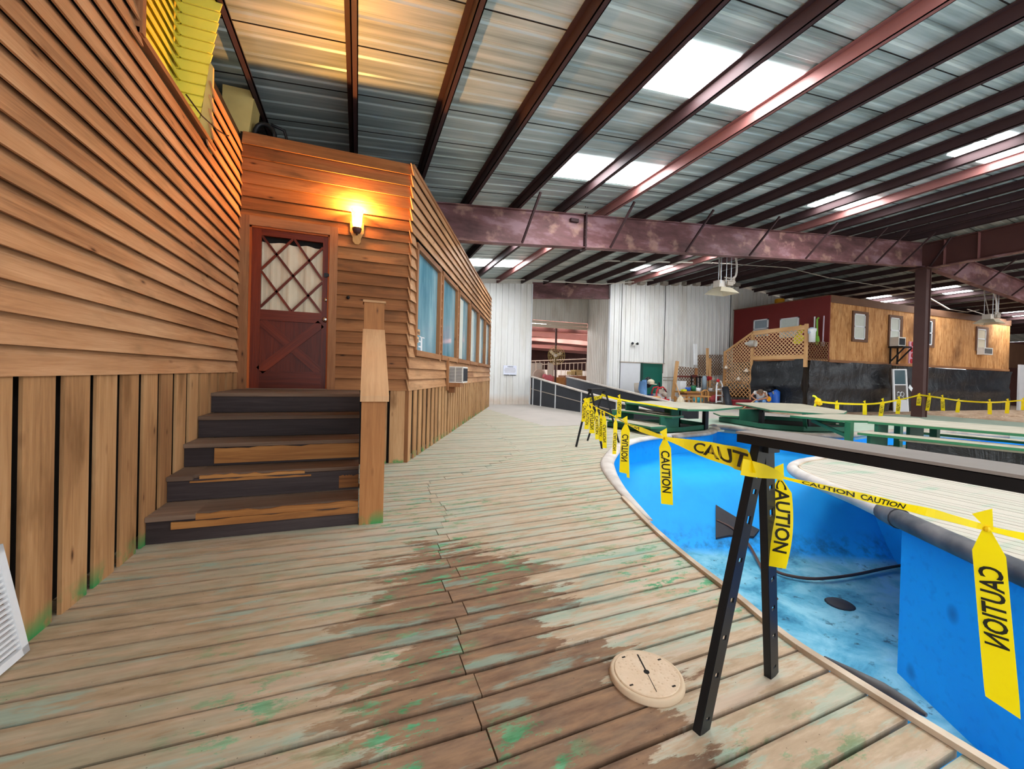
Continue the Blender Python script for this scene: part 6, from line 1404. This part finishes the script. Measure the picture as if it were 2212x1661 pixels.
# ------------------------------------------------------------------ seated person
PO = V((17.95, 14.0, 0)); ff = V((-PO.x, -PO.y, 0)).normalized(); rr = V((-ff.y, ff.x, 0))   # rr: towards the viewer's right when the figure faces the camera
rr = V((.79,-.61,0)) if 0 else (rr if rr.x > 0 else -rr)
def pp(r, f, z): return PO+rr*r+ff*f+V((0,0,z))
def skin(name, J, E, mt, parent, root=0, lv=2):
    me = bpy.data.meshes.new(name); off = wp(parent) if parent else V((0,0,0))
    me.from_pydata([j[0]-off for j in J], E, []); o = bpy.data.objects.new(name, me); COL.objects.link(o); o.parent = parent; me.materials.append(mt)
    m = o.modifiers.new('Skin', 'SKIN'); m.use_smooth_shade = True
    for i, j in enumerate(J): me.skin_vertices[0].data[i].radius = (j[1], j[2] if len(j) > 2 else j[1]); me.skin_vertices[0].data[i].use_root = (i == root)
    o.modifiers.new('Sub', 'SUBSURF').levels = lv; o.modifiers['Sub'].render_levels = lv
    return o
pe = thing('person', 'seated person in white T-shirt, jeans and cap bending over a pole', 'person', PO+V((0,0,GZ)))
J = [(pp(0,0,.30),.14,.12),(pp(0,.06,.46),.14,.11),(pp(0,.17,.62),.16,.11),(pp(0,.27,.71),.07),(pp(0,.34,.735),.055),(pp(0,.41,.70),.095,.1),(pp(0,.46,.62),.075,.07),
 (pp(-.19,.22,.68),.06),(pp(-.37,.26,.50),.045),(pp(-.22,.42,.37),.035),(pp(-.16,.47,.35),.03),
 (pp(.19,.22,.68),.06),(pp(.30,.34,.45),.045),(pp(.06,.47,.38),.035),(pp(-.02,.50,.36),.03),
 (pp(-.1,.02,.28),.10),(pp(-.15,.46,.30),.07),(pp(-.16,.44,-.06),.045),(pp(-.16,.56,-.12),.035),
 (pp(.1,.02,.28),.10),(pp(.15,.46,.30),.07),(pp(.16,.44,-.06),.045),(pp(.16,.56,-.12),.035)]
E = [(0,1),(1,2),(2,3),(3,4),(4,5),(5,6),(2,7),(7,8),(8,9),(9,10),(2,11),(11,12),(12,13),(13,14),(0,15),(15,16),(16,17),(17,18),(0,19),(19,20),(20,21),(21,22)]
for hand, sx in ((10, 1), (14, -1)):
    base = J[hand][0]
    for k in range(5):
        n0 = len(J); o_ = (k-2)*.018; dv = ff*.03+rr*sx*(.03 if k < 4 else -.01)
        J += [(base+dv*1.0+V((0,0,o_)), .009), (base+dv*2.0+V((0,0,o_-.012)), .008)]; E += [(hand, n0), (n0, n0+1)]
skin('body', J, E, M['skin'], pe)
J = [(pp(0,.0,.34),.17,.15),(pp(0,.06,.47),.175,.14),(pp(0,.16,.62),.19,.135),(pp(0,.23,.69),.11),(pp(-.20,.21,.68),.085),(pp(-.29,.24,.58),.075),(pp(.20,.21,.68),.085),(pp(.26,.28,.56),.075)]
skin('t_shirt', J, [(0,1),(1,2),(2,3),(2,4),(4,5),(2,6),(6,7)], M['shirt'], pe)
J = [(pp(0,-.02,.29),.16,.13),(pp(-.11,.08,.29),.115),(pp(-.15,.47,.31),.088),(pp(-.16,.45,-.05),.07),(pp(.11,.08,.29),.115),(pp(.15,.47,.31),.088),(pp(.16,.45,-.05),.07)]
skin('jeans', J, [(0,1),(1,2),(2,3),(0,4),(4,5),(5,6)], M['denim'], pe)
b = MB(); hd_ = pp(0,.41,.735); b.ball(hd_, .125, 14, sq=(1,1,.85)); b.obox(pp(0,.53,.69), ff*.07-V((0,0,.03)), rr*.075, V((0,0,.008))); b.build('cap', M['cap'], pe, True)
for sx in (-.045, .045): b = MB(); b.ball(pp(sx,.535,.645), .014, 8); b.build('eye', M['black'], pe)
b = MB(); b.ball(pp(0,.55,.615), .022, 8, sq=(1,1,1.3)); b.build('nose', M['skin'], pe)
for sx in (-.1, .1): b = MB(); b.ball(pp(sx,.42,.66), .03, 8, sq=(.5,.8,1)); b.build('ear', M['skin'], pe)
for sx in (-.16, .16): b = MB(); b.ball(pp(sx,.53,-.12), .075, 10, sq=(.8,1.3,.6)); b.build('shoe', M['cap'], pe)
b = MB(); b.lathe([(.2,0),(.2,.28)], pp(0,0,GZ+.0), (0,0,1), 14); tag(b.build('low_stool', M['mat']), 'dark low stool under the seated person', 'stool')
b = MB(); b.tube([pp(-.14,.50,.37), gpt(1596,888,14.3)], .02, 6); tag(b.build('wooden_pole', M['newwood']), 'thin pale pole held slanting by the seated person', 'pole')
# ------------------------------------------------------------------ daylight
w = bpy.data.worlds.new('world'); sc.world = w; w.use_nodes = True
w.node_tree.nodes['Background'].inputs[0].default_value = (.93, .96, 1.0, 1); w.node_tree.nodes['Background'].inputs[1].default_value = 1.0
vs = sc.view_settings; vs.view_transform = 'Standard'; vs.look = 'None'; vs.gamma = 1.0; vs.exposure = 1.4; vs.use_curve_mapping = False
sc.cycles.max_bounces = 8; sc.cycles.diffuse_bounces = 5; sc.cycles.use_denoising = True
